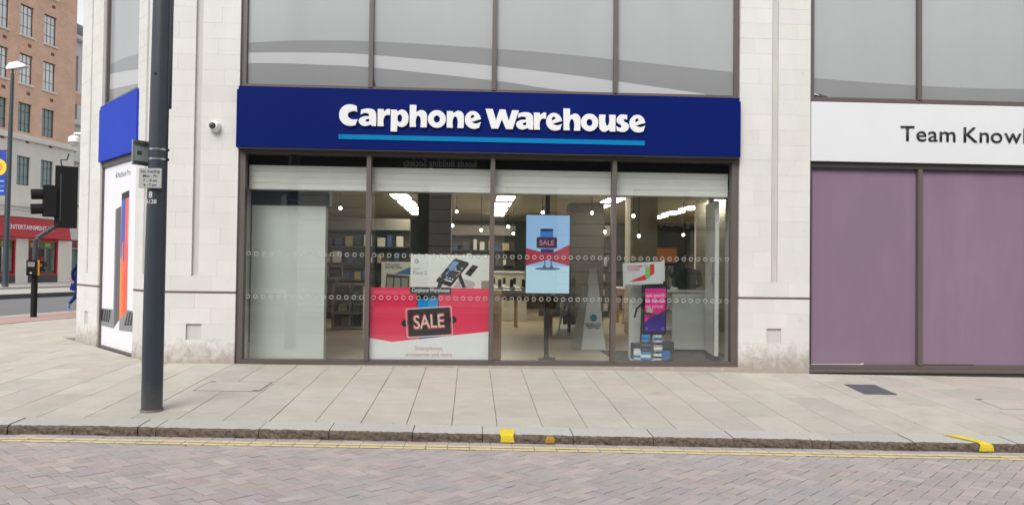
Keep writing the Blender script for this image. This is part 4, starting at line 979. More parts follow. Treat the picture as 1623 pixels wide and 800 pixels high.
txt('lettering', 'WELCOME TO', .034, MC['card_red'], FK, -.25, .095, tc, align='LEFT', weight=.015); txt('lettering', 'THE RED', .034, MC['card_red'], FK, -.25, .05, tc, align='LEFT', weight=.015)
build('support', MB().tube([(-.0, .03, 1.2), (-.02, .08, .03)], .012, 8), dkp, tc)
rr = random.Random(4)
for i, (x, y, z, s_, c, wd) in enumerate(((2.55, .60, .022, .13, (225, 225, 222), 'white one at the front edge of the disc'), (2.66, .56, .022, .15, (38, 140, 200), 'large blue one lying flat at the front'), (2.83, .55, .022, .12, (228, 230, 230), 'white one below the standee leg'),
        (2.95, .58, .022, .14, (40, 125, 190), 'blue one at the end of the disc'), (2.58, .72, .022, .20, (70, 78, 92), 'tall slate one behind the white one'), (2.66, .58, .155, .14, (90, 96, 104), 'grey one stacked on the blue one'), (2.665, .60, .295, .13, (60, 150, 205), 'topmost blue one of the stack'),
        (2.86, .62, .145, .13, (150, 150, 150), 'grey one stacked on the white one'), (2.99, .70, .022, .22, (60, 64, 74), 'tall dark one at the back'), (2.85, .64, .28, .12, (215, 216, 214), 'topmost white one under the phone'))):
    h = s_*rr.uniform(.8, 1.05) if z > .03 or s_ < .2 else s_*1.3
    e = empty('gift_box', (x, y, z), rr.uniform(-.4, .4), label='small accessory box on the standee base, '+wd, cat='box', group='boxes on the standee base')
    bx('carton', plain('gb%d_%d_%d' % c, c, .5), e, -s_/2, s_/2, -s_*.35, s_*.35, 0, h*.93, c=.004); bx('sleeve', plain('gbs%d' % (i % 3), [(30, 110, 180), (230, 232, 232), (40, 44, 56)][i % 3], .5), e, -s_/2-.001, s_/2+.001, -s_*.35-.001, -s_*.35+.02, h*.3, h*.62)
# ---- phone tables, wall shelves and stock further in
def table(x, y, rz_, label, n):
    e = empty('display_table', (x, y, 0), rz_, label=label, cat='table'); q = random.Random(int(x*31+y*7))
    bx('top', greyw, e, -.75, .75, -.35, .35, .88, .93, c=.008); bx('apron', wood, e, -.68, .68, -.29, .29, .72, .88)
    for sx in (-1, 1):
        for sy in (-1, 1): bx('leg', wood, e, sx*.66-.04, sx*.66+.04, sy*.27-.04, sy*.27+.04, 0, .72)
    for i in range(n):
        xx = -.62+1.24*i/(n-1); bx('phone_block', metal_d, e, xx-.03, xx+.03, -.04, .02, .93, 1.0)
        build('phone', MB().prism([(xx-.036, 1.0), (xx+.036, 1.0), (xx+.036, 1.15), (xx-.036, 1.15)], -.05, -.04), dkp, e)
        bx('price_card', white, e, xx-.04, xx+.05, -.20, -.19, .93, 1.0)
table(-1.1, 4.6, 0, 'phone display table behind the red sale poster', 6)
table(.95, 4.9, R(4), 'phone display table behind the hanging screen', 6)
table(.4, 7.2, R(-3), 'farther phone display table left of the hanging screen', 6)
table(4.5, 8.6, R(8), 'phone display table far behind the white service counter', 6)
def wall_unit(x, y, rz_, L, label, seed):
    e = empty('stock_shelving', (x, y, 0), rz_, label=label, cat='shelving'); q = random.Random(seed)
    bx('back_board', dark_wall, e, 0, L, .30, .34, .02, 2.3); bx('header', wall_m, e, 0, L, .0, .34, 2.31, 2.6)
    for k in range(5): bx('shelf_board', MC['tray_dark'], e, 0, L, .02, .30, .18+.42*k, .21+.42*k)
    for k in range(5):
        xx = .04
        while xx < L-.2:
            w_ = q.uniform(.08, .2); h_ = q.uniform(.12, .32); c = q.choice([(70, 70, 74), (150, 148, 140), (196, 190, 176), (120, 60, 52), (60, 84, 120), (170, 150, 110), (40, 40, 44), (210, 208, 200)])
            bx('stock_box', plain('sx%d_%d_%d' % c, c, .5), e, xx, xx+w_, .06, .24, .21+.42*k, .21+.42*k+h_); xx += w_+q.uniform(.02, .16)
wall_unit(-4.0, 8.6, 0, 2.4, 'tall stock shelving on the wall beyond the desktop computer', 5)
wall_unit(-.95, 11.0, 0, 2.2, 'tall stock shelving in the middle distance above the phone poster', 6)
wall_unit(1.9, 10.5, R(-6), 2.0, 'tall stock shelving beyond the white pyramid stand', 7)
bx('cream_partition', mat('partition_cream', (.62, .58, .44), .7, var=.05), None, 5.05, 6.7, 6.0, 6.12, 0, 2.96, label='plain cream wall panel behind the person at the service counter', cat='partition')
# ---- service counter, white door, staff
sc_ = empty('service_counter', (3.75, 2.0, 0), label='plain white service counter behind the phone standee', cat='counter')
bx('front_panel', greyw, sc_, -.30, .30, 0, .03, 0.03, 1.0); bx('top', greyw, sc_, -.42, .34, -.03, .62, 1.0, 1.04, c=.006); bx('end_panel', greyw, sc_, .27, .30, .03, .6, .03, 1.0); bx('plinth', carpet, sc_, -.28, .28, .03, .55, 0, .03)
for z in (.05, .36, .70): bx('side_shelf', greyw, sc_, -.40, -.302, .03, .55, z, z+.03)
bx('inner_panel', greyw, sc_, -.302, -.272, .03, .6, .03, 1.0)
wdr = empty('white_door', (3.70, .42, 0), R(-8), label='tall white door leaf folded back beside the shopfront jamb', cat='door')
bx('leaf', greyw, wdr, -.03, .03, .0, .85, .1, 2.45); bx('kick_plate', dkp, wdr, -.034, .034, -.004, .86, 0, .10); bx('edge_rail', chrome, wdr, -.04, -.031, .02, .06, .1, 2.4); bx('handle', chrome, wdr, -.06, -.031, .08, .11, 1.2, 1.5)
bx('white_pillar', greyw, None, 3.90, 3.97, 1.4, 1.5, 0, 2.9, label='slim white upright beside the service counter', cat='post')

def skin(name, joints, edges, rad, m, parent=None, sub=2):
    me = bpy.data.meshes.new(name+'_s'); me.from_pydata(joints, edges, []); o = bpy.data.objects.new(name, me); COL.objects.link(o)
    sm = o.modifiers.new('s', 'SKIN'); sm.use_smooth_shade = True
    for i, v in enumerate(me.skin_vertices[0].data): v.radius = rad[i] if isinstance(rad[i], tuple) else (rad[i], rad[i]); v.use_root = (i == 0)
    ss = o.modifiers.new('u', 'SUBSURF'); ss.levels = sub; ss.render_levels = sub
    dg = bpy.context.evaluated_depsgraph_get(); m2 = bpy.data.meshes.new_from_object(o.evaluated_get(dg)); bpy.data.objects.remove(o)
    m2.materials.clear()
    for q in (m if isinstance(m, list) else [m]): m2.materials.append(q)
    return m2
def hand(parent, wrist, fwd, side, m):
    wv, f, s_ = Vector(wrist), Vector(fwd).normalized(), Vector(side).normalized(); n_ = f.cross(s_)
    J = [wv, wv+f*.045, wv+f*.085]; E = [(0, 1), (1, 2)]; Rr = [(.022, .016), (.036, .016), (.038, .014)]
    for k, (off, L) in enumerate(((-.030, .065), (-.010, .078), (.011, .072), (.030, .055))):
        b_ = wv+f*.088+s_*off; i0 = len(J); J += [b_, b_+f*L*.5+n_*.008, b_+f*L+n_*.028]; E += [(2, i0), (i0, i0+1), (i0+1, i0+2)]; Rr += [.0095, .0085, .007]
    i0 = len(J); J += [wv+f*.03-s_*.038, wv+f*.07-s_*.056+n_*.014]; E += [(1, i0), (i0, i0+1)]; Rr += [.011, .009]
    me = skin('hand', [tuple(q) for q in J], E, Rr, m, sub=1); return link('hand', me, parent)
def person(name, label, loc, rz_, J, skinm, top_m, leg_m, shoe_m, zsplit, hair_m, coat_hem=None, height=1.0):
    """J: dict of joint positions; one continuous skinned body, materials by region"""
    names = list(J); idx = {n_: i for i, n_ in enumerate(names)}
    rad = {'pelvis': (.15, .12), 'waist': (.135, .105), 'chest': (.165, .12), 'neckb': (.075, .075), 'neck': (.055, .058), 'head': (.075, .09), 'crown': (.068, .082),
           'shL': .066, 'elL': .047, 'wrL': .034, 'shR': .066, 'elR': .047, 'wrR': .034, 'hiL': .09, 'knL': .062, 'anL': .042, 'baL': .042, 'toL': .034, 'hiR': .09, 'knR': .062, 'anR': .042, 'baR': .042, 'toR': .034}
    ed = [('pelvis', 'waist'), ('waist', 'chest'), ('chest', 'neckb'), ('neckb', 'neck'), ('neck', 'head'), ('head', 'crown')]
    for s_ in 'LR': ed += [('chest', 'sh'+s_), ('sh'+s_, 'el'+s_), ('el'+s_, 'wr'+s_), ('pelvis', 'hi'+s_), ('hi'+s_, 'kn'+s_), ('kn'+s_, 'an'+s_), ('an'+s_, 'ba'+s_), ('ba'+s_, 'to'+s_)]
    me = skin(name, [J[n_] for n_ in names], [(idx[a], idx[b]) for a, b in ed], [rad[n_] for n_ in names], [skinm, top_m, leg_m, shoe_m])
    for p in me.polygons:
        z = p.center.z; best = min(names, key=lambda n_: (Vector(J[n_])-p.center).length)
        if best in ('neck', 'head', 'crown'): p.material_index = 0
        elif best.startswith(('to', 'ba', 'an')) and min(z-J['anL'][2], z-J['anR'][2], key=abs) < .03: p.material_index = 3
        elif best[:2] in ('hi', 'kn', 'an', 'ba') or (best == 'pelvis' and z < J['pelvis'][2]): p.material_index = 2
        else: p.material_index = 1
    e = empty(name, loc, rz_, label=label, cat='person')
    link('body', me, e)
    h = Vector(J['head'])
    mb = MB().sphere((h.x, h.y+.018, h.z+.055), .105, 16, 10, sc=(.86, 1.02, 1.06)); build('hair', mb, hair_m, e, True)
    f = MB().sphere((h.x, h.y-.098, h.z-.005), .018, 8, 6, sc=(.8, 1, 1.4)); build('nose', f, skinm, e, True)
    for s_ in (-1, 1):
        build('ear', MB().sphere((h.x+s_*.082, h.y+.0, h.z), .026, 8, 6, sc=(.4, .8, 1.2)), skinm, e, True); build('eye', MB().sphere((h.x+s_*.03, h.y-.088, h.z+.02), .011, 8, 6), dkp, e, True)
    build('mouth', MB().box(h.x-.022, h.x+.022, h.y-.094, h.y-.085, h.z-.052, h.z-.044), plain('lips', (150, 80, 75), .5), e)
    for s_, sg_ in (('L', -1), ('R', 1)):
        a, b = Vector(J['el'+s_]), Vector(J['wr'+s_]); hand(e, b, b-a, (0, 1, 0) if abs((b-a).normalized().y) < .8 else (1, 0, 0), skinm)
    return e
skn = mat('skin', (.45, .27, .20), .55)
JS = {'pelvis': (0, 0, .92), 'waist': (0, 0, 1.08), 'chest': (0, .0, 1.27), 'neckb': (0, .0, 1.40), 'neck': (0, -.01, 1.46), 'head': (0, -.02, 1.54), 'crown': (0, -.01, 1.62),
      'shL': (-.18, 0, 1.35), 'elL': (-.22, -.04, 1.12), 'wrL': (-.14, -.22, 1.08), 'shR': (.18, 0, 1.35), 'elR': (.22, -.04, 1.12), 'wrR': (.14, -.22, 1.08),
      'hiL': (-.09, 0, .86), 'knL': (-.10, -.01, .48), 'anL': (-.10, .02, .09), 'baL': (-.10, -.07, .045), 'toL': (-.10, -.14, .035), 'hiR': (.09, 0, .86), 'knR': (.10, -.01, .48), 'anR': (.10, .02, .09), 'baR': (.10, -.07, .045), 'toR': (.10, -.14, .035)}
person('person', 'person in a dark grey top standing with back turned behind the white service counter', (4.10, 3.3, 0), R(165), JS, skn, mat('charcoal_top', (.10, .10, .10), .8), mat('dark_trousers', (.03, .03, .035), .8), black, .9, mat('brown_hair', (.42, .24, .11), .6))

# ================================================================== STREET FURNITURE
PX, PY = -3.262, -2.86
lpst = empty('lamp_post', (PX, PY, -.10), label='thick blue-grey lamp post standing at the kerb in front of the pier', cat='lamp post')
build('shaft', MB().tube([(0, 0, 0), (0, 0, 1.2), (0.008, 0, 2.6), (.02, 0, 4.6), (.03, 0, 9.0)], [.102, .101, .093, .088, .07], 32), polem, lpst, True)
build('root_collar', MB().lathe([(.001, -.02), (.112, -.02), (.111, .003), (.103, .004)], 28), flag_joint, lpst, True)
build('outreach_arm', MB().tube([(.03, 0, 9.0), (.05, -.2, 9.5), (.05, -.8, 9.8), (.05, -1.5, 9.85)], .04, 12), polem, lpst, True)
build('lantern', MB().box(-.1, .2, -2.2, -1.5, 9.78, 9.92, c=.03), greyw, lpst)
build('cable_channel', MB().box(.058, .112, -.02, .06, 3.10, 8.0, c=.008), polem, lpst)
build('access_door', MB().tube([(0, -.001, .45), (0, -.001, 1.0)], .1025, 32), polem, lpst, True)
for z in (2.665, 2.565):
    build('steel_band', MB().tube([(.008, 0, z-.010), (.008, 0, z+.010)], .0965, 32), chrome, lpst, True); build('band_buckle', MB().box(.098, .118, -.02, .01, z-.012, z+.012), metal_d, lpst)
build('fixing_stud', MB().tube([(.0, -.085, 3.44), (.0, -.10, 3.44)], .012, 10), metal_d, lpst)
# painted number on the shaft, wrapped round it
def wrap_text(body, cap, zc, fit=None):
    me = text_mesh(body, cap, weight=.012, fit=fit); me.materials.append(mat('stencil_white', (.62, .63, .63), .6))
    bm = bmesh.new(); bm.from_mesh(me); bmesh.ops.subdivide_edges(bm, edges=bm.edges[:], cuts=1); bm.to_mesh(me); bm.free()
    for v in me.vertices:
        a = v.co.x/.098-.28; v.co = (.006+.0985*math.sin(a), -.0985*math.cos(a), zc+v.co.y)
    link('stencil_number', me, lpst)
wrap_text('8', .062, 2.165); wrap_text('A128', .040, 2.105)
pl_ = empty('parking_plate', (PX, PY, -.10), label='grey no loading plate with black lettering strapped to the lamp post', cat='sign')
FPL = FR((-.017, -.118, 2.36), (1, -.10, 0), (0.004, 0, 1))
flat('plate', [rrect(-.118, .118, -.102, .102, .012)], mat('plate_grey', (.30, .31, .31), .5), FPL, -.008, 0, pl_)
flat('border', [rrect(-.112, .112, -.096, .096, .010)], mat('plate_face', (.36, .37, .37), .5), FPL, 0, .0012, pl_)
for i, (t_, f_) in enumerate((('No loading', .20), ('Mon - Fri', .15), ('7 - 10 am', .145), ('4 - 7 pm', .135))): txt('lettering', t_, .029, black, FPL, 0, .055-.046*i, pl_, z=.0025, weight=.012, fit=f_)
bs = empty('side_plate', (PX, PY, -.10), label='small sign seen from the back jutting out from the lamp post', cat='sign')
FSP = FR((-.145, .03, 2.63), (.55, .83, 0), (0, 0, 1))
flat('plate', [rrect(-.135, .135, -.128, .128, .012)], mat('plate_back', (.36, .41, .41), .5), FSP, -.004, .004, bs)
for _z in (.085, -.105): flat('channel_rail', [rect(-.12, .13, _z, _z+.02)], mat('rail_grey', (.07, .08, .08), .5), FSP, .004, .016, bs)
flat('maker_label', [rect(-.08, -.03, -.02, .02)], MC['rail_grey'], FSP, .004, .0055, bs)
flat('rim', [rect(-.135, -.12, -.128, .128), rect(-.12, .135, .118, .128), rect(-.12, .135, -.128, -.118)], chrome, FSP, .004, .008, bs)
# dome camera on the pier
dcm = empty('dome_camera', (-3.636, 0, 3.325), label='white dome security camera on the stone pier beside the navy sign', cat='camera'); dcm.scale = (.86, .86, .86)
build('housing', MB().lathe([(.001, 0), (.092, 0), (.092, .03), (.085, .075), (.07, .11), (.05, .125), (.001, .126)], 24, T=Matrix.Rotation(R(90), 4, 'X')), white, dcm, True)
build('dome', MB().sphere((-.01, -.118, .0), .056, 16, 10), mat('smoked_dome', (.06, .055, .05), .12), dcm, True)
cv = q0
dc3 = empty('dome_camera', (q0.x-.16, q0.y+.10, 3.62), label='white dome security camera on a bracket at the angled corner pier', cat='camera')
build('bracket', MB().tube([(.22, .05, .10), (.0, 0, .10), (0, 0, .04)], .022, 8), white, dc3, True); build('housing', MB().lathe([(.001, .06), (.05, .055), (.095, .02), (.10, -.06), (.08, -.062)], 18), white, dc3, True); build('dome', MB().sphere((0, 0, -.07), .075, 14, 8), mat('pale_dome', (.45, .44, .42), .2), dc3, True)

# ---- traffic signal on the side-street kerb
tl = empty('traffic_signal', (-11.25, 9.30, gz(-11.25, 9.3)), R(34), label='black cranked traffic signal pole seen from behind at the side street', cat='traffic light')
blk_m = mat('signal_black', (.010, .010, .011), .6, spec=.2); gp_ = mat('signal_pole', (.035, .042, .052), .45)
build('lower_pole', MB().tube([(0, 0, 0), (0, 0, 1.25)], .075, 16), blk_m, tl, True)
build('pole', MB().tube([(0, 0, 1.25), (0, 0, 1.98), (.04, 0, 2.05), (.50, 0, 2.42), (.53, 0, 2.5), (.53, 0, 3.75)], .062, 14), gp_, tl, True)
build('backing_board', MB().box(.40, .92, -.06, -.02, 2.32, 3.95, c=.012), blk_m, tl)
build('signal_housing', MB().box(.50, .82, -.02, .24, 2.40, 3.85, c=.03), blk_m, tl)
for z in (2.66, 3.12, 3.58): build('visor', MB().tube([(.66, .24, z), (.66, .5, z)], .14, 14), blk_m, tl, True)
build('side_head', MB().box(.14, .44, -.12, .12, 2.60, 3.42, c=.02), blk_m, tl)
for z in (2.80, 3.18): build('visor', MB().tube([(.14, 0, z), (-.12, 0, z-.02)], .135, 14), blk_m, tl, True)
build('cap_bracket', MB().tube([(.55, 0, 3.93), (.52, 0, 4.10), (.66, 0, 4.12), (.70, 0, 4.28)], .022, 6), gp_, tl)
build('push_button_box', MB().box(-.19, .04, -.16, -.02, 1.07, 1.47, c=.02), blk_m, tl)
build('button_display', MB().box(-.17, -.02, -.166, -.161, 1.30, 1.42), mat('btn_grey', (.25, .25, .25), .5), tl)
build('button', MB().tube([(-.10, -.16, 1.14), (-.10, -.178, 1.14)], .025, 10), mat('btn_pale', (.5, .45, .3), .5), tl)
build('yellow_strip', MB().box(.045, .09, -.14, -.02, 1.08, 1.47), plain('amber', (214, 140, 30), .5), tl)

# ---- far street lamp with banner
sl_ = empty('street_lamp', (-26.9, 34.4, -.1), label='slim grey street lamp with a flat head before the brick building', cat='street lamp'); sl_.scale = (1, 1, 1.125)
build('column', MB().tube([(0, 0, 0), (0, 0, 2.4), (.05, 0, 6), (.12, 0, 11.0)], [.17, .16, .13, .09], 14), polem, sl_, True); 
sl_arm = build('arm', MB().tube([(.12, 0, 11.0), (.14, -.02, 11.25), (.35, 0, 11.35)], .06, 8), polem, sl_, True)
build('head', MB().prism([(-.15, 11.18), (.2, 11.22), (.95, 11.36), (.92, 11.44), (.5, 11.62), (.0, 11.52), (-.16, 11.3)], -.2, .2), mat('lamp_head', (.62, .63, .63), .4), sl_)
for z in (5.2, 7.0): build('banner_arm', MB().tube([(.03, 0, z), (-1.0, 0, z)], .03, 6), polem, sl_)
bn = empty('street_banner', (-26.9, 34.4, -.1), label='blue banner with a yellow disc hanging on the far street lamp', cat='banner'); bn.scale = (1, 1, 1.125)
bx('cloth', plain('banner_blue', (24, 52, 150), .6), bn, -.95, -.12, -.012, .012, 4.7, 7.05)
build('yellow_disc', MB().tube([(-.50, -.013, 6.15), (-.50, -.018, 6.15)], .42, 20), plain('banner_yellow', (240, 190, 40), .6), bn); build('disc_centre', MB().tube([(-.50, -.018, 6.15), (-.50, -.022, 6.15)], .22, 16), plain('banner_orange', (236, 140, 60), .6), bn)
for i in range(3): bx('wave_stripe', plain('banner_pale', (120, 170, 220), .6), bn, -.9, -.2, -.018, -.0125, 4.9+.25*i, 4.97+.25*i)

# ---- walker half hidden by the corner pier
JW = {'pelvis': (0, 0, .92), 'waist': (0, -.02, 1.08), 'chest': (0, -.05, 1.28), 'neckb': (0, -.07, 1.42), 'neck': (0, -.08, 1.48), 'head': (0, -.10, 1.57), 'crown': (0, -.09, 1.66),
      'shL': (-.19, -.05, 1.37), 'elL': (-.25, .12, 1.14), 'wrL': (-.24, .10, .90), 'shR': (.19, -.05, 1.37), 'elR': (.24, -.18, 1.15), 'wrR': (.2, -.36, 1.05),
      'hiL': (-.09, 0, .86), 'knL': (-.10, .10, .50), 'anL': (-.10, .46, .20), 'baL': (-.10, .47, .09), 'toL': (-.10, .42, .045), 'hiR': (.09, -.02, .86), 'knR': (.10, -.26, .50), 'anR': (.10, -.36, .09), 'baR': (.10, -.46, .05), 'toR': (.10, -.53, .04)}
wk = person('person', 'person in blue coat and trousers striding out of sight behind the corner pier', (-11.20, 11.65, gz(-11.3, 11.6)), R(62), JW, skn, plain('coat_blue', (24, 40, 92), .9, spec=.1), plain('trouser_blue', (34, 56, 118), .9, spec=.1), plain('shoe_pale', (120, 140, 190), .7), .9, MC['brown_hair'])
mb = MB(); mb.tube([(0, -.02, 1.12), (0, .03, .95), (0, .08, .72), (0, .10, .62)], [.20, .22, .27, .28], 18); build('coat_skirt', mb, MC['coat_blue'], wk, True)

# ================================================================== BUILDINGS ACROSS THE SIDE STREET
RB = math.atan2(.977, .2125)
bb = empty('brick_building', (-30.108, 47.837, -.1), RB, label='red brick building with white-barred windows over stone lower storeys', cat='building')
brick = brick_mat('red_brick', (.74, .42, .275), (.63, .345, .225), (.66, .53, .44), .225, .075)
bstone = mat('bath_stone', (.70, .67, .61), .8, var=.10, scale=.6, stretch=(1, 1, .4))
wcx = [-2.60-2.12*i for i in range(8)]
def wall_with_holes(name, m, x0, x1, z0, z1, cols, rows, w_, T=None, y0=0.0, y1=.5):
    """wall slab pierced by a grid of window openings"""
    mb = MB(); xs_ = sorted(cols)
    zc = z0
    for (zb, zt) in sorted(rows):
        if zb > zc: mb.box(x0, x1, y0, y1, zc, zb)
        cur = x0
        for c in xs_: mb.box(cur, c-w_/2, y0, y1, zb, zt); cur = c+w_/2
        mb.box(cur, x1, y0, y1, zb, zt); zc = zt
    if zc < z1: mb.box(x0, x1, y0, y1, zc, z1)
    return build(name, mb, m, bb)
rows_b = [(17.15, 19.25), (13.8, 15.85), (10.45, 12.45), (20.6, 22.6)]
wall_with_holes('brick_wall', brick, -18.5, 0, 10.25, 25, wcx, rows_b, 1.16)
wall_with_holes('stone_wall', bstone, -18.5, 0, 5.0, 9.85, wcx, [(6.75, 8.75)], 1.16)
build('end_wall', MB().box(-.5, 0, .502, 14, 5.0, 25), brick, bb); build('back_mass', MB().box(-18.5, -.51, .9, 14, 5, 25), frame_dark, bb)
build('string_course', MB().box(-18.5, .18, -.22, .5, 9.851, 10.12).box(-18.5, .1, -.1, .5, 10.121, 10.249), bstone, bb)
build('shop_cornice', MB().box(-18.5, .3, -.35, .5, 5.25, 5.55).box(-18.5, .2, -.18, .5, 5.001, 5.249).box(-18.5, .2, -.12, .5, 4.55, 5.0), bstone, bb)
barm = mat('window_bar', (.07, .07, .07), .5); skyglass = mat('far_sky_reflection', (.72, .74, .74), .1, spec=.9); dkglass = mat('far_glass_green', (.15, .22, .22), .05, spec=.7)  # pale upper panes: white sky reflection painted as base colour
for (zb, zt) in rows_b+[(6.75, 8.75)]:
    for c in wcx[:5]:
        we_ = build('window', MB().box(c-.58, c-.52, .12, .2, zb, zt).box(c+.52, c+.58, .12, .2, zb, zt).box(c-.52, c+.52, .12, .2, zb, zb+.06).box(c-.52, c+.52, .12, .2, zt-.06, zt), barm, bb)
        build('pane', MB().box(c-.53, c+.53, .16, .18, zb+.05, zt-.05), skyglass if zb > 13 else dkglass, we_)
        bar = MB()
        for q in (-.18, .18): bar.box(c+q-.014, c+q+.014, .135, .16, zb+.06, zt-.06)
        for q in (.3, .72): bar.box(c-.52, c+.52, .138, .158, zb+(zt-zb)*q-.014, zb+(zt-zb)*q+.014)
        build('glazing_bars', bar, barm, we_)
        if zb > 13: build('window_sill', MB().box(c-.68, c+.68, -.1, .12, zb-.13, zb), bstone, we_)
        if 9 < zb: build('air_brick', MB().box(c+.1, c+.42, -.008, .02, zb-.75, zb-.52), plain('terracotta', (128, 82, 66), .8), bb)
# shop at street level
redf = plain('shop_red', (176, 28, 40), .5); redd = plain('shop_red_dark', (96, 14, 24), .5)
build('red_fascia', MB().prism([(-.35, 3.15), (.0, 3.05), (.0, 4.5), (-.12, 4.5)], -18, -.5, 'x'), redf, bb)
FB2 = FR((0, -.36, 3.15), (1, 0, 0), (0, .17, 1))
txt('fascia_lettering', 'T ENTERTAINMENT EX', .30, plain('fascia_text', (235, 215, 218), .5), FB2, -2.15, .55, bb, z=.02, align='RIGHT', weight=.022, fit=4.4)
for (a, b) in ((-1.35, 0.0), (-5.2, -4.15), (-9.9, -9.0)): build('stone_pier', MB().box(a, b, -.02, .5, -.2, 3.04), bstone, bb)
for (a, b) in ((-4.15, -1.35), (-9.0, -5.2), (-14, -9.9)):
    sw = empty('shop_window'); sw.parent = bb
    build('stall_riser', MB().box(a, b, .0, .5, -.2, .52), plain('riser', (62, 64, 66), .6), sw)
    build('frame', MB().box(a, a+.12, .02, .2, .52, 3.04).box(b-.12, b, .02, .2, .52, 3.04).box(a+.12, b-.12, .02, .2, 2.9, 3.04).box(a+.12, b-.12, .02, .2, .52, .64), redf, sw)
    build('interior_back', MB().box(a, b, 1.1, 1.2, .4, 3.04), redd, sw)
    build('green_strip', MB().box(a+.13, b-.13, .16, .18, 2.45, 2.88).box(a+.13, b-.13, .16, .18, .66, .80), plain('strip_green', (62, 110, 52), .6), sw)
    build('yellow_signs', MB().box(a+.4, a+1.1, .14, .158, 2.5, 2.8).box(b-1.1, b-.6, .14, .158, 2.52, 2.84), plain('strip_yellow', (190, 180, 60), .6), sw)
    rr = random.Random(int(a*10))
    for i in range(7):
        x = rr.uniform(a+.3, b-.5); z = rr.choice([.64, 1.1, 1.5]); c = rr.choice([(230, 225, 220), (40, 36, 36), (190, 160, 120), (200, 40, 50), (90, 40, 44)])
        build('display_item', MB().box(x, x+rr.uniform(.2, .45), .5, .8, z, z+rr.uniform(.2, .4), c=.04), plain('di%d_%d_%d' % c, c, .6), sw)
    build('pane', MB().box(a+.12, b-.12, .10, .11, .64, 2.9), glass_mat('far_shop_glass', (.9, .92, .92), .03), sw)
# neighbouring stone corner beyond the brick one
nb_ = empty('grey_stone_building', (-29.6, 62.0, -.1), R(80), label='tall pale stone building with slate roof beyond the brick one', cat='building'); nb_.scale = (1, 1, .70)
nst = mat('grey_stone', (.66, .65, .62), .8, var=.1, scale=.3)
wz = [(9.5, 12.5), (14.5, 17.0), (18.3, 20.0), (21.5, 25.5)]
mbw = MB(); zc = 5.2
cols_ = [-12, -8.8, -5.6, -2.4, .8, 4, 7.2]
for (zb, zt) in wz:
    mbw.box(-14, 9, 0, .6, zc, zb); cur = -14
    for c in cols_: mbw.box(cur, c-.8, 0, .6, zb, zt); cur = c+.8
    mbw.box(cur, 9, 0, .6, zb, zt); zc = zt
mbw.box(-14, 9, 0, .6, zc, 27.5); build('wall', mbw, nst, nb_)
build('brick_band', MB().box(-14, 9, -.04, -.004, 20.1, 21.3), brick, nb_)
for z in (8.6, 13.4, 17.6, 27.2): build('cornice', MB().box(-14.2, 9.2, -.5, -.042, z, z+.45), nst, nb_)
build('mass', MB().box(-14, 9, 1.2, 12, 5.2, 27.5), frame_dark, nb_)
build('roof', MB().prism([(-.4, 27.66), (2.2, 30.6), (11, 30.6), (13, 27.66)], -14, 9, 'x'), plain('slate', (96, 100, 108), .7), nb_)
for (zb, zt) in wz:
    for c in cols_:
        wn = build('window', MB().box(c-.8, c-.7, .2, .3, zb, zt).box(c+.7, c+.8, .2, .3, zb, zt).box(c-.7, c+.7, .2, .3, zb, zb+.1).box(c-.7, c+.7, .2, .3, zt-.1, zt).box(c-.7, c+.7, .2, .3, (zb+zt)/2-.05, (zb+zt)/2+.05), barm, nb_)
        build('pane', MB().box(c-.72, c+.72, .24, .26, zb+.08, zt-.08), dkglass, wn)
build('shop_pier', MB().box(-14, 9, -.1, .6, -.2, .5).box(-14, 9, -.3, .6, 3.6, 5.19), nst, nb_)
for i in range(8): build('shop_column', MB().box(-13.5+3*i, -13+3*i, -.05, .6, .5, 3.6), nst, nb_)
build('shop_fascia', MB().box(-14, 9, -.36, -.305, 3.7, 4.6), plain('fascia_maroon', (110, 30, 40), .5), nb_); build('shop_glass', MB().box(-14, 9, .2, .24, .5, 3.6), dkglass, nb_)
build('blue_poster', MB().box(-3.5, -1.0, .1, .15, 1.2, 2.8), plain('poster_sky', (60, 120, 190), .5), nb_)

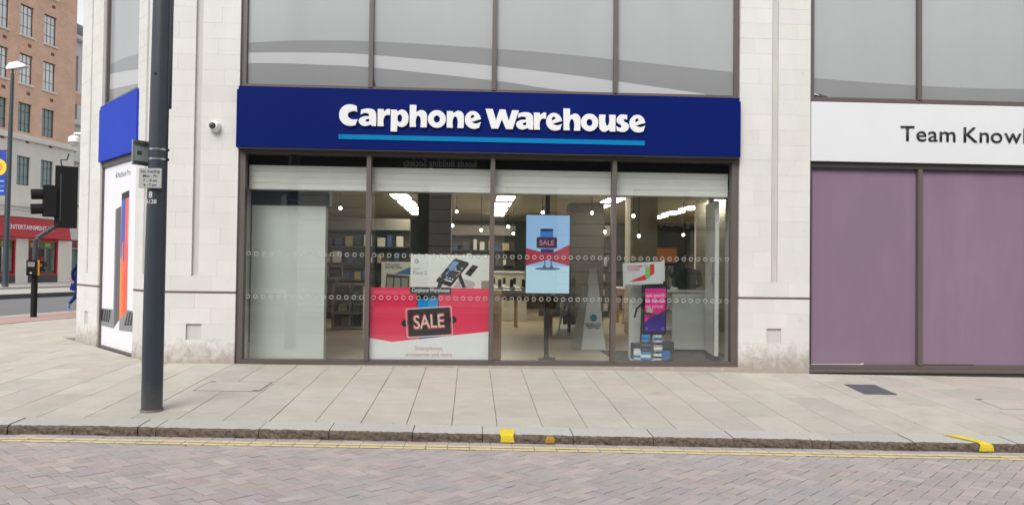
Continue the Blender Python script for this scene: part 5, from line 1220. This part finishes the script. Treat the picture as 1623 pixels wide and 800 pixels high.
# ================================================================== OPPOSITE SIDE OF THE STREET (behind the camera; seen in the glass)
OY = -17.0
bx('opposite_pavement', concrete, None, -60, 60, -22, -13.9, -.6, -.12, kind='structure')
opp = empty('opposite_bank_building', (0, OY, -.1), label='rusticated stone building across the street mirrored in the shop glass', cat='building')
ost = mat('opposite_stone', (.70, .68, .63), .8, var=.08, scale=.5, rnd=.03)
openings = [(-13.5, -10.8), (-8.6, -6.4), (-3.6, -1.6), (1.2, 3.2), (6.0, 8.2), (10.8, 13.2)]
zr = 0.0; k = 0
while zr < 4.5:
    z1 = zr+.45; cur = -24.0
    for (a, b) in openings+[(24, 24)]:
        if a > cur: build('stone_course', MB().box(cur, a, -.5, 0, zr+.012, z1-.012), ost, opp)
        cur = b
    zr = z1; k += 1
build('wall_core', MB().box(-24, 24, -1.2, -.5, 0, 4.6), mat('opp_dark', (.05, .05, .055), .6), opp)
build('sign_band', MB().box(-24, 24, -.8, .06, 4.62, 5.45), plain('opp_sign', (24, 30, 32), .6), opp)
build('cornice', MB().box(-24, 24, -.8, .5, 5.451, 5.85), ost, opp)
for (a, b) in openings: build('display_glass', MB().box(a, b, -.48, -.46, .6, 4.5), dkglass, opp); build('opening_sill', MB().box(a-.1, b+.1, -.46, .1, .45, .6), ost, opp)
FOP = FR((0, .065, 0), (-1, 0, 0)); pale = plain('opp_letters', (238, 240, 240), .5)
txt('sign_lettering', 'Leeds Building Society', .27, pale, FOP, 1.245, 5.17, opp, z=.01, fit=2.68, weight=.008)
txt('sign_lettering', 'Leeds Building Society', .27, pale, FOP, -8.4, 3.12, opp, z=.01, fit=2.9, weight=.008)
build('lower_sign', MB().box(6.6, 10.2, -.02, .06, 2.95, 3.5), MC['opp_sign'], opp)
build('green_mark', MB().prism([(-.10, 5.2), (.15, 5.2), (.15, 5.42), (.05, 5.42)], .06, .075), plain('opp_green', (150, 180, 60), .5), opp)
zr = 5.86
mbw = MB(); cur = 5.86
oc = [-20, -16.5, -13, -9.5, -6, -2.5, 1, 4.5, 8, 11.5, 15, 18.5]
for (zb, zt) in ((6.8, 9.0),):
    mbw.box(-24, 24, -.8, -.05, cur, zb); c0 = -24
    for c in oc: mbw.box(c0, c-.6, -.8, -.05, zb, zt); c0 = c+.6
    mbw.box(c0, 24, -.8, -.05, zb, zt); cur = zt
mbw.box(-24, 24, -.8, -.05, cur, 9.8); build('upper_wall', mbw, ost, opp)
for (zb, zt) in ((6.8, 9.0),):
    for c in oc: build('window', MB().box(c-.6, c+.6, -.45, -.4, zb, zt), dkglass, opp)
build('parapet', MB().box(-24, 24, -1, .25, 9.801, 10.2), ost, opp)
